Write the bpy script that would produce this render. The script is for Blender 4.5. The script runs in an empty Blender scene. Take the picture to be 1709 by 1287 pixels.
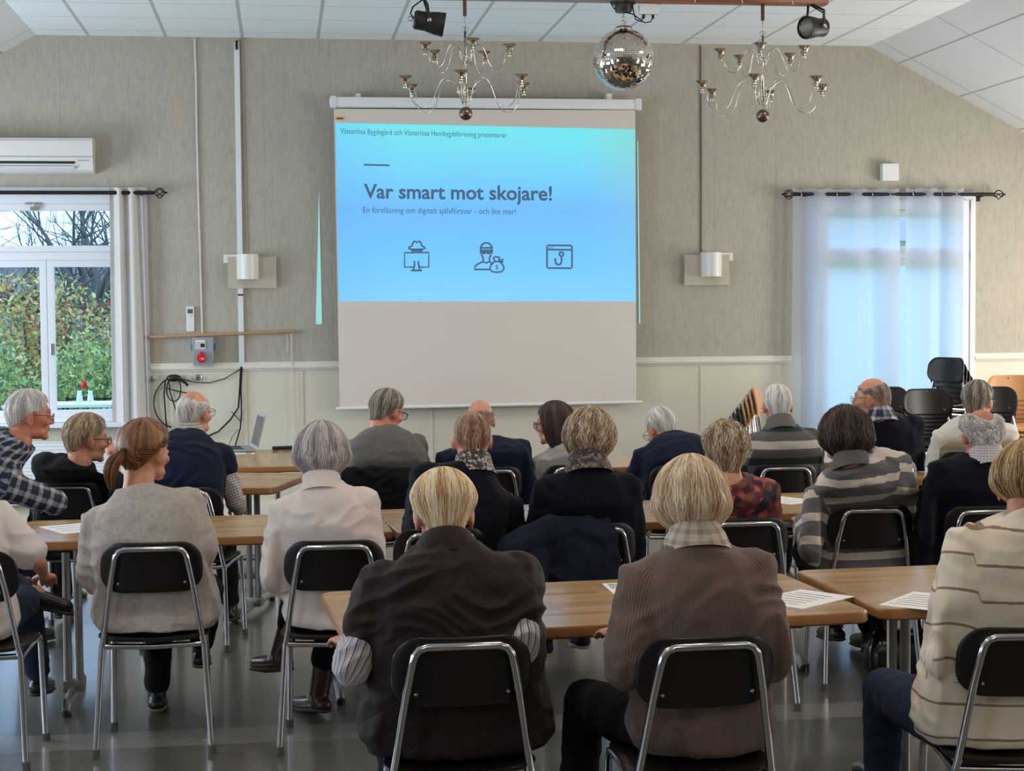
import bpy, bmesh, math, random
import numpy as np
from mathutils import Vector, Matrix, Euler, noise
random.seed(7); rng = np.random.default_rng(7)
SC = bpy.context.scene
COL = SC.collection
pi = math.pi
# ------------------------------------------------------------------ camera
F_PX = 2800.; CX, CY = 854.5, 643.5
PSI = math.radians(7.79); TH = math.atan(134/2800); RHO = .008; CAM_H = 1.70
sp, cp = math.sin(PSI), math.cos(PSI); st, ct = math.sin(TH), math.cos(TH)
FW = Vector((sp*ct, cp*ct, -st)); R0 = Vector((cp, -sp, 0)); U0 = Vector((sp*st, cp*st, ct))
RT = R0*math.cos(RHO) - U0*math.sin(RHO); UP = U0*math.cos(RHO) + R0*math.sin(RHO)
cd = bpy.data.cameras.new('camera'); cam = bpy.data.objects.new('camera', cd); COL.objects.link(cam)
cam.matrix_world = Matrix(((RT.x, UP.x, -FW.x, 0), (RT.y, UP.y, -FW.y, 0), (RT.z, UP.z, -FW.z, CAM_H), (0, 0, 0, 1)))
cd.sensor_fit = 'HORIZONTAL'; cd.sensor_width = 36; cd.lens = 36*F_PX/1709; cd.clip_start = .05; cd.clip_end = 300
SC.camera = cam
# surveyed points: a direction through the camera meets a real plane (height Z, wall distance Y, or depth D)
def ray(x, y): return FW + RT*((x-CX)/F_PX) - UP*((y-CY)/F_PX)
def onY(x, y, Y):
    d = ray(x, y); return Vector((0, 0, CAM_H)) + d*(Y/d.y)
def onZ(x, y, Z):
    d = ray(x, y); return Vector((0, 0, CAM_H)) + d*((Z-CAM_H)/d.z)
def onD(x, y, D): return Vector((0, 0, CAM_H)) + ray(x, y)*D
# ------------------------------------------------------------------ world and exposure
SC.view_settings.view_transform = 'Standard'; SC.view_settings.look = 'None'
SC.view_settings.gamma = 1; SC.view_settings.exposure = 0.0; SC.view_settings.use_curve_mapping = False
W = bpy.data.worlds.new('overcast_sky'); SC.world = W; W.use_nodes = True
bgn = W.node_tree.nodes['Background']; bgn.inputs[0].default_value = (.44, .68, 1.0, 1); bgn.inputs[1].default_value = 3.3
def area(name, loc, rot, sx, sy, power, col=(1, 1, 1)):
    l = bpy.data.lights.new(name, 'AREA'); l.shape = 'RECTANGLE'; l.size = sx; l.size_y = sy; l.energy = power; l.color = col
    o = bpy.data.objects.new(name, l); COL.objects.link(o); o.location = loc; o.rotation_euler = rot; return o
WY = 13.7; CEIL = 3.855; XL, XR = -4.5, 7.55; YB = -6.0
RIDGE_L, RIDGE_R = -1.884, 4.929; EAVE_L, EAVE_R = 2.42, 2.49
SIDE_WINS = [(1.0, 2.4), (4.4, 5.8), (7.8, 9.2), (11.2, 12.6)]        # y ranges of the side-wall windows
for (y0, y1), pw in zip(SIDE_WINS, (24, 38, 92, 104)):                 # daylight entering the side windows
    area('daylight_left', (XL+.05, (y0+y1)/2, 1.55), (0, -pi/2, 0), 1.4, 1.35, pw, (.80, .90, 1.0))
    area('daylight_right', (XR-.05, (y0+y1)/2, 1.55), (0, pi/2, 0), 1.4, 1.35, pw, (1.0, .90, .78))
FILL_PANELS = [(-.52, 9.2), (1.58, 9.2), (3.68, 9.2), (-.52, 5.0), (1.58, 5.0), (3.68, 5.0), (-.52, .8), (1.58, .8), (3.68, .8), (1.58, -3.4)]  # x, y of the fill lamps added to the ceiling
# ------------------------------------------------------------------ helpers
def S(c):                                                               # sRGB 0-255 -> linear
    return tuple(((v/255)/12.92 if v/255 <= .04045 else (((v/255)+.055)/1.055)**2.4) for v in c[:3])
class MB:
    def __init__(s): s.v = []; s.f = []; s.m = []; s.mi = 0
    def add(s, vs, fs):
        b = len(s.v); s.v += [tuple(v) for v in vs]; s.f += [tuple(b+i for i in f) for f in fs]; s.m += [s.mi]*len(fs); return s
    def box(s, c, sz, R=None, bev=0):
        hx, hy, hz = [q/2 for q in sz]; c = Vector(c)
        if bev:
            b = min(bev, hx*.99, hy*.99, hz*.99); bm = bmesh.new(); bmesh.ops.create_cube(bm, size=1)
            for v in bm.verts: v.co = Vector((v.co.x*2*hx, v.co.y*2*hy, v.co.z*2*hz))
            bmesh.ops.bevel(bm, geom=bm.edges[:], offset=b, segments=2, affect='EDGES', profile=.7)
            vs = [v.co.copy() for v in bm.verts]; bm.verts.index_update(); fs = [[v.index for v in f.verts] for f in bm.faces]; bm.free()
        else:
            vs = [Vector((x*hx, y*hy, z*hz)) for x in (-1, 1) for y in (-1, 1) for z in (-1, 1)]
            fs = [(0, 1, 3, 2), (4, 6, 7, 5), (0, 4, 5, 1), (2, 3, 7, 6), (0, 2, 6, 4), (1, 5, 7, 3)]
        if R is not None: vs = [R @ v for v in vs]
        return s.add([v+c for v in vs], fs)
    def loft(s, rings, cap=True):
        n = len(rings[0]); vs = [p for r in rings for p in r]; fs = []
        for i in range(len(rings)-1):
            for j in range(n):
                k = (j+1) % n; fs.append((i*n+j, i*n+k, (i+1)*n+k, (i+1)*n+j))
        if cap:
            fs.append(tuple(range(n-1, -1, -1))); b = (len(rings)-1)*n; fs.append(tuple(b+j for j in range(n)))
        return s.add(vs, fs)
    def tube(s, pts, r, n=8, round_ends=False, flat=1.0):
        pts = [Vector(p) for p in pts]; rr = list(r) if hasattr(r, '__len__') else [r]*len(pts)
        if round_ends:
            d0 = (pts[0]-pts[1]).normalized(); d1 = (pts[-1]-pts[-2]).normalized(); P = []; Q = []
            for a in (80, 55, 28): P.append(pts[0]+d0*rr[0]*math.sin(math.radians(a))); Q.append(rr[0]*math.cos(math.radians(a)))
            P += pts; Q += rr
            for a in (28, 55, 80): P.append(pts[-1]+d1*rr[-1]*math.sin(math.radians(a))); Q.append(rr[-1]*math.cos(math.radians(a)))
            pts, rr = P, Q
        rings = []; up = None
        for i, p in enumerate(pts):
            a = pts[max(i-1, 0)]; b = pts[min(i+1, len(pts)-1)]; t = (b-a).normalized()
            if up is None: up = Vector((0, 0, 1)) if abs(t.z) < .9 else Vector((0, 1, 0))
            x = t.cross(up).normalized(); up = x.cross(t).normalized()
            rings.append([p + x*math.cos(2*pi*k/n)*rr[i] + up*math.sin(2*pi*k/n)*rr[i]*flat for k in range(n)])
        return s.loft(rings)
    def ell(s, c, r, R=None, n=16, m=10):
        c = Vector(c); rings = []
        for i in range(1, m):
            a = pi*i/m; rings.append([Vector((r[0]*math.sin(a)*math.cos(2*pi*k/n), r[1]*math.sin(a)*math.sin(2*pi*k/n), -r[2]*math.cos(a))) for k in range(n)])
        vs = [v for q in rings for v in q]+[Vector((0, 0, -r[2])), Vector((0, 0, r[2]))]
        fs = [(i*n+j, i*n+(j+1) % n, (i+1)*n+(j+1) % n, (i+1)*n+j) for i in range(m-2) for j in range(n)]
        B = (m-1)*n; fs += [(B, (j+1) % n, j) for j in range(n)]; fs += [(B+1, (m-2)*n+j, (m-2)*n+(j+1) % n) for j in range(n)]
        if R is not None: vs = [R @ v for v in vs]
        return s.add([v+c for v in vs], fs)
    def lathe(s, prof, c=(0, 0, 0), n=20, R=None):
        c = Vector(c); rings = [[Vector((r*math.cos(2*pi*k/n), r*math.sin(2*pi*k/n), z)) for k in range(n)] for r, z in prof]
        if R is not None: rings = [[R @ v for v in q] for q in rings]
        return s.loft([[v+c for v in q] for q in rings])
    def mesh(s, name='m'):
        me = bpy.data.meshes.new(name); me.from_pydata(s.v, [], s.f)
        if any(s.m): me.polygons.foreach_set('material_index', s.m)
        me.validate(); me.update(); return me
    def build(s, name, m, parent=None, smooth=False, off=None):
        me = s.mesh(name); 
        if off is not None: me.transform(Matrix.Translation(-Vector(off)))
        return link(name, me, m, parent, smooth)
def link(name, me, m, parent=None, smooth=False):
    o = bpy.data.objects.new(name, me); COL.objects.link(o)
    for q in (m if isinstance(m, (list, tuple)) else [m]): me.materials.append(q)
    if smooth: shade(me, smooth)
    if parent is not None: o.parent = parent
    return o
def shade(me, ang=True):
    me.polygons.foreach_set('use_smooth', [True]*len(me.polygons))
    if ang is not True:
        bm = bmesh.new(); bm.from_mesh(me)
        for e in bm.edges:
            if len(e.link_faces) == 2 and e.calc_face_angle(0) > ang: e.smooth = False
        bm.to_mesh(me); bm.free()
def empty(name, loc, rz=0):
    o = bpy.data.objects.new(name, None); COL.objects.link(o); o.location = loc; o.rotation_euler.z = rz; o.empty_display_size = .1; return o
def tag(o, label=None, cat=None, group=None, kind=None):
    if label: o['label'] = label
    if cat: o['category'] = cat
    if group: o['group'] = group
    if kind: o['kind'] = kind
    return o
def struct(o): o['kind'] = 'structure'; return o
KIDS = {}
def children(o): return [c for c in bpy.data.objects if c.parent == o]
def copy_tree(o, parent=None):
    c = o.copy(); COL.objects.link(c); c.parent = parent
    for ch in children(o): copy_tree(ch, c)
    return c
# ------------------------------------------------------------------ materials
class NT:
    def __init__(s, name):
        s.m = bpy.data.materials.new(name); s.m.use_nodes = True; s.t = s.m.node_tree; s.n = s.t.nodes; s.l = s.t.links
        s.b = s.n['Principled BSDF']; s.out = s.n['Material Output']
    def new(s, t, **k):
        x = s.n.new(t)
        for a, v in k.items(): setattr(x, a, v)
        return x
    def inp(s, sock, v):
        if hasattr(v, 'links'): s.l.new(v, sock)
        else:
            if sock.type == 'RGBA' and len(v) == 3: v = (*v, 1)
            sock.default_value = v
    def math(s, op, a, b=0, c=None):
        x = s.new('ShaderNodeMath', operation=op); s.inp(x.inputs[0], a); s.inp(x.inputs[1], b)
        if c is not None: s.inp(x.inputs[2], c)
        return x.outputs[0]
    def coord(s, kind='Object'): return s.new('ShaderNodeTexCoord').outputs[kind]
    def pos(s): return s.new('ShaderNodeNewGeometry').outputs['Position']
    def attr(s, nm): return s.new('ShaderNodeAttribute', attribute_name=nm)
    def sep(s, v):
        x = s.new('ShaderNodeSeparateXYZ'); s.inp(x.inputs[0], v); return x.outputs
    def mapv(s, v, scale=(1, 1, 1), rot=(0, 0, 0), loc=(0, 0, 0)):
        x = s.new('ShaderNodeMapping'); s.inp(x.inputs[0], v); x.inputs['Scale'].default_value = scale; x.inputs['Rotation'].default_value = rot; x.inputs['Location'].default_value = loc
        return x.outputs[0]
    def noise(s, v, sc=5, det=3, rough=.5, dist=0):
        x = s.new('ShaderNodeTexNoise'); s.inp(x.inputs['Vector'], v); x.inputs['Scale'].default_value = sc; x.inputs['Detail'].default_value = det
        x.inputs['Roughness'].default_value = rough; x.inputs['Distortion'].default_value = dist; return x.outputs['Fac']
    def vor(s, v, sc, feat='F1', out='Distance'):
        x = s.new('ShaderNodeTexVoronoi', feature=feat); s.inp(x.inputs['Vector'], v); x.inputs['Scale'].default_value = sc; return x.outputs[out]
    def ramp(s, f, stops, const=False):
        x = s.new('ShaderNodeValToRGB'); s.inp(x.inputs[0], f); cr = x.color_ramp
        if const: cr.interpolation = 'CONSTANT'
        while len(cr.elements) < len(stops): cr.elements.new(.5)
        for e, (p, c) in zip(cr.elements, stops): e.position = p; e.color = (*c, 1) if len(c) == 3 else c
        return x.outputs[0]
    def mix(s, f, a, b, mode='MIX'):
        x = s.new('ShaderNodeMix', data_type='RGBA', blend_type=mode); s.inp(x.inputs['Factor'], f); s.inp(x.inputs[6], a); s.inp(x.inputs[7], b); return x.outputs[2]
    def bump(s, h, st=.3, d=.01):
        x = s.new('ShaderNodeBump'); s.inp(x.inputs['Height'], h); x.inputs['Strength'].default_value = st; x.inputs['Distance'].default_value = d
        s.l.new(x.outputs[0], s.b.inputs['Normal']); return x
    def set(s, **k):
        for a, v in k.items(): s.inp(s.b.inputs[a.replace('_', ' ')], v)
        return s.m
def plain(name, c, rough=.5, metal=0., var=.12, sc=20, bump=0., **k):
    t = NT(name); c = S(c); n = t.noise(t.coord(), sc, 3)
    t.set(Base_Color=t.mix(n, tuple(v*(1-var) for v in c), tuple(min(1, v*(1+var)) for v in c)), Roughness=rough, Metallic=metal, **k)
    if bump: t.bump(n, bump, .004)
    return t.m
def fabric(name, c, rough=.9, var=.18, sc=220, bump=.35, fuzz=.25, folds=0, rib=None, c2=None, ns=9):
    """woven or knitted cloth: fine grain, faint blotches and a soft sheen"""
    t = NT(name); a = t.attr('pat').outputs['Vector']; c = S(c); c2 = S(c2) if c2 else c
    co = t.coord(); n1 = t.noise(co, sc, 2); n2 = t.noise(co, ns, 4)
    base = t.mix(n2, tuple(v*(1-var) for v in c), tuple(min(1, v*(1+var)) for v in c2))
    col = t.mix(t.math('MULTIPLY', n1, .5), base, tuple(v*.55 for v in c)) if var else base
    t.set(Base_Color=col, Roughness=rough, Sheen_Weight=fuzz*min(1, .15+max(c)*2), Sheen_Roughness=.6); t.b.inputs['Specular IOR Level'].default_value = .12
    h = n1
    if rib:
        x = t.sep(a); w = t.math('SINE', t.math('MULTIPLY', x[0], 2*pi/rib)); h = t.math('ADD', n1, t.math('MULTIPLY', w, 1.2))
    t.bump(h, bump, .003)
    return t.m
def wood(name, c1, c2, axis=0, rough=.3, stave=.045):
    """butcher block: staves running along the axis, each its own tone"""
    t = NT(name); v = t.coord(); x = t.sep(v); al, ac = (x[0], x[1]) if axis == 0 else (x[1], x[0])
    row = t.math('FLOOR', t.math('DIVIDE', ac, stave)); wn = t.new('ShaderNodeTexWhiteNoise', noise_dimensions='1D'); t.inp(wn.inputs['W'], row)
    sh = t.math('ADD', t.math('DIVIDE', al, .42), t.math('MULTIPLY', wn.outputs['Value'], 7.3)); cell = t.math('FLOOR', sh)
    wn2 = t.new('ShaderNodeTexWhiteNoise', noise_dimensions='2D'); cb = t.new('ShaderNodeCombineXYZ'); t.inp(cb.inputs[0], row); t.inp(cb.inputs[1], cell); t.inp(wn2.inputs['Vector'], cb.outputs[0])
    g = t.noise(t.mapv(v, (6, 90, 90) if axis == 0 else (90, 6, 90)), 1, 4)
    f = t.math('ADD', t.math('MULTIPLY', wn2.outputs['Value'], .62), t.math('MULTIPLY', g, .5))
    t.set(Base_Color=t.ramp(f, [(.15, S(c1)), (.95, S(c2))]), Roughness=rough, Coat_Weight=.25, Coat_Roughness=.2)
    t.bump(g, .06, .002)
    return t.m
def emis(name, c, st=1.):
    t = NT(name); t.set(Base_Color=(0, 0, 0), Emission_Color=c, Emission_Strength=st, Roughness=1); t.b.inputs['Specular IOR Level'].default_value = 0; return t.m
M = {}
M['chrome'] = plain('chrome', (205, 205, 208), .16, 1., .05)
M['steel'] = plain('brushed_steel', (170, 168, 165), .3, 1., .08)
M['silver'] = plain('aged_silver_metal', (198, 193, 182), .2, 1., .1, 60)
M['black_lam'] = plain('black_brown_laminate', (25, 19, 19), .34, 0, .2, 30)
M['wood_lam'] = plain('beech_laminate', (196, 142, 88), .35, 0, .1, 8)
M['blackpl'] = plain('black_plastic', (22, 21, 22), .45)
M['iron'] = plain('black_iron', (26, 24, 26), .5, .3)
M['white'] = plain('white_paint', (232, 232, 230), .45, 0, .03)
M['whitepl'] = plain('white_plastic', (226, 228, 230), .3, 0, .02)
M['greypl'] = plain('grey_plastic', (150, 156, 164), .45, 0, .05)
M['rubber'] = plain('grey_rubber', (90, 88, 86), .8)
M['paper'] = plain('paper', (236, 234, 230), .8, 0, .02)
M['ink'] = plain('ink', (50, 50, 55), .8)
# ================================================================== the room
def wall_mat():
    t = NT('greige_wallpaper'); p = t.pos()
    n1 = t.noise(t.mapv(p, (26, 26, 9)), 1, 6, .65, 1.0); n2 = t.noise(t.mapv(p, (90, 90, 7)), 1, 3, .6); n3 = t.noise(p, .7, 2)
    f = t.math('ADD', t.math('MULTIPLY', n1, .6), t.math('MULTIPLY', n2, .4))
    c = t.ramp(f, [(.3, S((158, 154, 142))), (.50, S((176, 170, 156))), (.72, S((188, 182, 167)))])
    c = t.mix(t.math('MULTIPLY', t.math('GREATER_THAN', n3, .56), .0), c, S((150, 140, 118)))
    x = t.sep(p); seam = t.math('LESS_THAN', t.math('FRACT', t.math('DIVIDE', t.math('ADD', x[0], .12), .53)), .006)
    c = t.mix(t.math('MULTIPLY', seam, .35), c, S((110, 104, 94)))
    # two worn ochre stains on the paper
    for (sx, sz, rx, rz) in ((-.80, 3.28, .05, .16), (-1.0, 1.33, .09, .1)):
        dx = t.math('DIVIDE', t.math('SUBTRACT', x[0], sx), rx); dz = t.math('DIVIDE', t.math('SUBTRACT', x[2], sz), rz)
        d = t.math('ADD', t.math('MULTIPLY', dx, dx), t.math('MULTIPLY', dz, dz)); d = t.math('ADD', d, t.math('MULTIPLY', n1, .9))
        mk = t.math('MULTIPLY', t.math('LESS_THAN', x[1], 14.2), t.math('MAXIMUM', t.math('SUBTRACT', 1.35, d), 0)); c = t.mix(t.math('MINIMUM', t.math('MULTIPLY', mk, .4), .5), c, S((196, 160, 110)))
    t.set(Base_Color=c, Roughness=.85); t.bump(f, .25, .003); return t.m
M['wall'] = wall_mat()
M['dado'] = plain('cream_wall_paint', (216, 210, 192), .55, 0, .03, 3)
M['trim'] = plain('cream_trim_paint', (226, 222, 208), .45, 0, .03, 3)
def ceil_mat():
    t = NT('ceiling_tiles'); x = t.sep(t.pos()); n = t.noise(t.pos(), 160, 2)
    def line(c, off, w): 
        f = t.math('ABSOLUTE', t.math('SUBTRACT', t.math('FRACT', t.math('ADD', t.math('DIVIDE', t.math('SUBTRACT', c, off), .6), .5)), .5))
        return t.math('LESS_THAN', f, w/1.2)
    g = t.math('MAXIMUM', line(x[0], -.28, .026), line(x[1], 12.23, .012))
    base = t.mix(n, S((224, 230, 232)), S((234, 239, 240)))
    t.set(Base_Color=t.mix(g, base, S((182, 184, 186))), Roughness=.9); t.bump(t.math('SUBTRACT', 1, g), .5, .004); return t.m
def slope_mat(side):
    t = NT('sloped_ceiling_tiles_'+side); x = t.sep(t.pos()); n = t.noise(t.pos(), 160, 2)
    r = RIDGE_R if side == 'right' else RIDGE_L
    u = t.math('DIVIDE', t.math('ABSOLUTE', t.math('SUBTRACT', x[0], r)), math.cos(math.radians(27.5)))
    def line(c, off, per, w):
        f = t.math('ABSOLUTE', t.math('SUBTRACT', t.math('FRACT', t.math('ADD', t.math('DIVIDE', t.math('SUBTRACT', c, off), per), .5)), .5))
        return t.math('LESS_THAN', f, w/(2*per))
    g = t.math('MAXIMUM', line(u, .3, .6, .016), line(x[1], 12.23, 1.2, .014))
    base = t.mix(n, S((224, 226, 226)), S((234, 236, 235)))
    t.set(Base_Color=t.mix(g, base, S((176, 176, 176))), Roughness=.9); t.bump(t.math('SUBTRACT', 1, g), .5, .004); return t.m
def floor_mat():
    t = NT('polished_grey_floor'); p = t.pos(); x = t.sep(p)
    n1 = t.noise(p, 1.3, 5, .6, .3); n2 = t.noise(p, 38, 3); n3 = t.noise(t.mapv(p, (3, 14, 1)), 1, 4)
    c = t.ramp(t.math('ADD', t.math('MULTIPLY', n1, .6), t.math('MULTIPLY', n2, .4)), [(.3, S((72, 70, 64))), (.7, S((112, 108, 98)))])
    y = t.math('ADD', x[1], t.math('MULTIPLY', n3, .03))
    band = t.math('MULTIPLY', t.math('GREATER_THAN', y, 6.57), t.math('LESS_THAN', y, 6.83)); band = t.math('MAXIMUM', band, t.math('MULTIPLY', t.math('GREATER_THAN', y, 4.1), t.math('LESS_THAN', y, 4.3)))
    c = t.mix(t.math('MULTIPLY', band, .55), c, S((146, 142, 132)))
    edge = t.math('LESS_THAN', t.math('ABSOLUTE', t.math('SUBTRACT', y, 6.57)), .008); c = t.mix(t.math('MULTIPLY', edge, .4), c, S((60, 58, 54)))
    cr = t.math('LESS_THAN', t.vor(p, .9, 'DISTANCE_TO_EDGE'), .004); c = t.mix(t.math('MULTIPLY', cr, .3), c, S((60, 58, 54)))
    t.set(Base_Color=c, Roughness=t.math('ADD', .2, t.math('MULTIPLY', n1, .22)), Coat_Weight=.3, Coat_Roughness=.12); t.bump(n1, .06, .01); return t.m
M['floor'] = floor_mat(); M['ceil'] = ceil_mat(); M['slopeR'] = slope_mat('right'); M['slopeL'] = slope_mat('left')
struct(MB().box(((XL+XR)/2, (YB+WY)/2, -.06), (XR-XL+.6, WY-YB+.6, .12)).build('floor', M['floor']))
struct(MB().box(((RIDGE_L+RIDGE_R)/2, (YB+WY)/2, CEIL+.05), (RIDGE_R-RIDGE_L, WY-YB+.6, .1)).build('ceiling', M['ceil']))
def slab(name, x0, z0, x1, z1, m):
    mb = MB(); y0, y1 = YB-.3, WY+.3
    vs = [(x0, y0, z0), (x1, y0, z1), (x1, y1, z1), (x0, y1, z0)]; vs += [(a, b, c+.12) for a, b, c in vs]
    mb.add(vs, [(0, 3, 2, 1), (4, 5, 6, 7), (0, 1, 5, 4), (1, 2, 6, 5), (2, 3, 7, 6), (3, 0, 4, 7)]); return struct(mb.build(name, m))
slab('ceiling_right', RIDGE_R, CEIL, XR+.2, EAVE_R-.1, M['slopeR']); slab('ceiling_left', XL-.2, EAVE_L-.1, RIDGE_L, CEIL, M['slopeL'])
# front wall with two openings, cream below the rail and wallpaper above it
WL = (-3.95, -1.12, .80, 2.60)      # left window opening x0,x1,z0,z1
WRX = (4.42, 5.80, .02, 2.56)       # right glazed door opening
DT = 1.215
def front_piece(x0, x1, z0, z1, mb):
    if x1-x0 < 1e-4 or z1-z0 < 1e-4: return
    mb.box(((x0+x1)/2, WY+.15, (z0+z1)/2), (x1-x0, .3, z1-z0))
up = MB(); lo = MB()
for (a, b) in ((XL, WL[0]), (WL[1], WRX[0]), (WRX[1], XR)): front_piece(a, b, DT, EAVE_L, up); front_piece(a, b, 0, DT, lo)
front_piece(WL[0], WL[1], 0, WL[2], lo); front_piece(WL[0], WL[1], WL[3], EAVE_L if EAVE_L > WL[3] else WL[3]+.02, up)
vs = [(XL, WY, EAVE_L), (WL[0], WY, EAVE_L), (WL[0], WY, WL[3]), (WL[1], WY, WL[3]), (WL[1], WY, EAVE_L), (WRX[0], WY, EAVE_L), (WRX[0], WY, WRX[3]), (WRX[1], WY, WRX[3]), (WRX[1], WY, EAVE_L), (XR, WY, EAVE_L), (RIDGE_R, WY, CEIL), (RIDGE_L, WY, CEIL)]
def shell(cols, z_lo, mb):   # wall above the eaves level in columns that follow the gable
    def top(x): return CEIL if RIDGE_L <= x <= RIDGE_R else (CEIL-(x-RIDGE_R)*(CEIL-EAVE_R)/(XR-RIDGE_R) if x > RIDGE_R else CEIL-(RIDGE_L-x)*(CEIL-EAVE_L)/(RIDGE_L-XL))
    for i in range(len(cols)-1):
        a, b = cols[i], cols[i+1]; za, zb = z_lo(a, b), z_lo(a, b); ta, tb = top(a)+.02, top(b)+.02
        v = [(a, WY, za), (b, WY, zb), (b, WY, tb), (a, WY, ta)]; v += [(q[0], WY+.3, q[2]) for q in v]
        mb.add(v, [(0, 1, 2, 3), (5, 4, 7, 6), (0, 4, 5, 1), (1, 5, 6, 2), (2, 6, 7, 3), (3, 7, 4, 0)])
def zl(a, b):
    m = (a+b)/2
    if WL[0] < m < WL[1]: return WL[3]
    if WRX[0] < m < WRX[1]: return WRX[3]
    return EAVE_L
up2 = MB()
for (a, b) in ((XL, WL[0]), (WL[1], WRX[0]), (WRX[1], XR)): front_piece(a, b, DT, EAVE_L, up2)
shell([XL, WL[0], RIDGE_L, WL[1], WRX[0], RIDGE_R, WRX[1], XR], zl, up2)
struct(up2.build('wall_front', M['wall'])); struct(lo.build('wall_front_lower', M['dado']))
# side walls with window openings, back wall
for side, X, t in (('left', XL-.1, 1), ('right', XR+.1, -1)):
    ez = (EAVE_L if t > 0 else EAVE_R)+.02
    mb = MB(); ys = [YB]+[q for w in SIDE_WINS for q in w]+[WY+.3]
    for i in range(0, len(ys), 2): mb.box((X, (ys[i]+ys[i+1])/2, ez/2), (.2, ys[i+1]-ys[i], ez))
    for (a, b) in SIDE_WINS:
        mb.box((X, (a+b)/2, .42), (.2, b-a, .84)); mb.box((X, (a+b)/2, (2.26+ez)/2), (.2, b-a, ez-2.26))
    struct(mb.build('wall_'+side, M['wall']))
struct(MB().box(((XL+XR)/2, YB-.1, 1.95), (XR-XL+.6, .2, 3.9)).build('wall_back', M['wall']))
# glass
def glass_mat():
    t = NT('window_glass'); tr = t.new('ShaderNodeBsdfTransparent'); gl = t.new('ShaderNodeBsdfGlossy'); gl.inputs['Roughness'].default_value = .02
    tr.inputs[0].default_value = (.94, .97, 1, 1); mx = t.new('ShaderNodeMixShader'); mx.inputs[0].default_value = .06
    t.l.new(tr.outputs[0], mx.inputs[1]); t.l.new(gl.outputs[0], mx.inputs[2]); t.l.new(mx.outputs[0], t.out.inputs[0]); return t.m
M['glass'] = glass_mat(); M['frame'] = plain('window_frame_paint', (222, 226, 232), .4, 0, .02)
for k, (side, X) in enumerate((('l', XL-.1), ('r', XR+.1))):
    for j, (a, b) in enumerate(SIDE_WINS):
        mb = MB(); w = b-a; ym = (a+b)/2
        for dy in (-w/2+.03, 0, w/2-.03): mb.box((X, ym+dy, 1.55), (.08, .06, 1.42))
        for z in (.87, 2.23): mb.box((X, ym, z), (.08, w, .06))
        f = struct(mb.build('window_%d' % (3+k*4+j), M['frame'])); MB().box((X, ym, 1.55), (.006, w-.06, 1.36)).build('pane', M['glass'], f)
# left window, seen: casing, frame, transom light, two casements, sill
r = MB(); x0, x1, z0, z1 = WL; y = WY+.02
r.box(((x0+x1)/2, y, z1-.035), (x1-x0, .14, .07)); r.box(((x0+x1)/2, y, z0+.02), (x1-x0, .14, .04)); r.box(((x0+x1)/2, y, 2.115), (x1-x0, .13, .06))
for x in (x0+.03, x1-.03): r.box((x, y, (z0+z1)/2), (.06, .134, z1-z0-.01))
win = struct(r.build('window_1', M['frame']))
def sash(xa, xb, za, zb, m, bars=()):
    s = MB(); w = .055
    s.box(((xa+xb)/2, y-.02, zb-w/2), (xb-xa, .05, w), bev=.006); s.box(((xa+xb)/2, y-.02, za+w/2), (xb-xa, .05, w), bev=.006)
    for x in (xa+w/2, xb-w/2): s.box((x, y-.02, (za+zb)/2), (w, .05, zb-za-2*w+.004), bev=.006)
    o = s.build('sash', M['frame'], m); MB().box(((xa+xb)/2, y, (za+zb)/2), (xb-xa-2*w+.01, .004, zb-za-2*w+.01)).build('pane', M['glass'], o); return o
sash(x0+.06, -2.52, 2.145, z1-.07, win); sash(-2.50, x1-.06, 2.145, z1-.07, win)
xm = -1.838
sash(-3.35, -2.60, z0+.04, 2.085, win); sash(-2.59, xm-.001, z0+.04, 2.085, win); sash(xm+.001, x1-.06, z0+.04, 2.085, win); sash(x0+.06, -3.36, z0+.04, 2.085, win)
MB().box((xm+.03, y-.06, 1.38), (.02, .02, .09), bev=.004).build('window_handle', M['steel'], win)
mb = MB().box((-1.92, y-.07, 2.53), (.13, .012, .016)); mb.box((-1.92, y-.07, 2.49), (.06, .02, .03), bev=.004); mb.tube([(-1.92, y-.07, 2.53), (-1.92, y-.07, 2.47)], .008).build('window_latch', M['steel'], win)
mb = MB()
for dz, dp, h in ((0, .018, .09), (.02, .03, .02), (-.04, .026, .014)): mb.box(((x0+x1)/2, WY-dp/2, z1+.015+dz), (x1-x0+.14, dp, h))
mb.box((x1+.035, WY-.012, (z0+z1)/2), (.07, .024, z1-z0)); mb.box((x0-.035, WY-.012, (z0+z1)/2), (.07, .024, z1-z0))
struct(mb.build('trim_1', M['frame']))
struct(MB().box(((x0+x1)/2, WY-.07, z0-.02), (x1-x0+.16, .2, .035), bev=.006).build('window_sill_1', M['frame']))
# right glazed door behind its curtains
x0, x1, z0, z1 = WRX; d = MB()
d.box(((x0+x1)/2, y, z1-.04), (x1-x0, .14, .08)); d.box(((x0+x1)/2, y, z0+.04), (x1-x0, .14, .08)); d.box(((x0+x1)/2, y, 2.09), (x1-x0, .12, .05))
for x in (x0+.03, x1-.03): d.box((x, y, (z0+z1)/2), (.06, .134, z1-z0-.01))
dr = struct(d.build('door_1', M['frame'])); xm = (x0+x1)/2
sash(x0+.06, x1-.06, 2.115, z1-.08, dr); sash(x0+.06, xm-.002, z0+.08, 2.065, dr); sash(xm+.002, x1-.06, z0+.08, 2.065, dr)
mb = MB()
for x in (x0-.035, x1+.035): mb.box((x, WY-.012, (z0+z1)/2), (.07, .024, z1-z0)); mb.box((x, WY-.02, (z0+z1)/2), (.03, .04, z1-z0))
mb.box(((x0+x1)/2, WY-.012, z1+.035), (x1-x0+.14, .024, .07)); struct(mb.build('trim_2', M['frame']))
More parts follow.
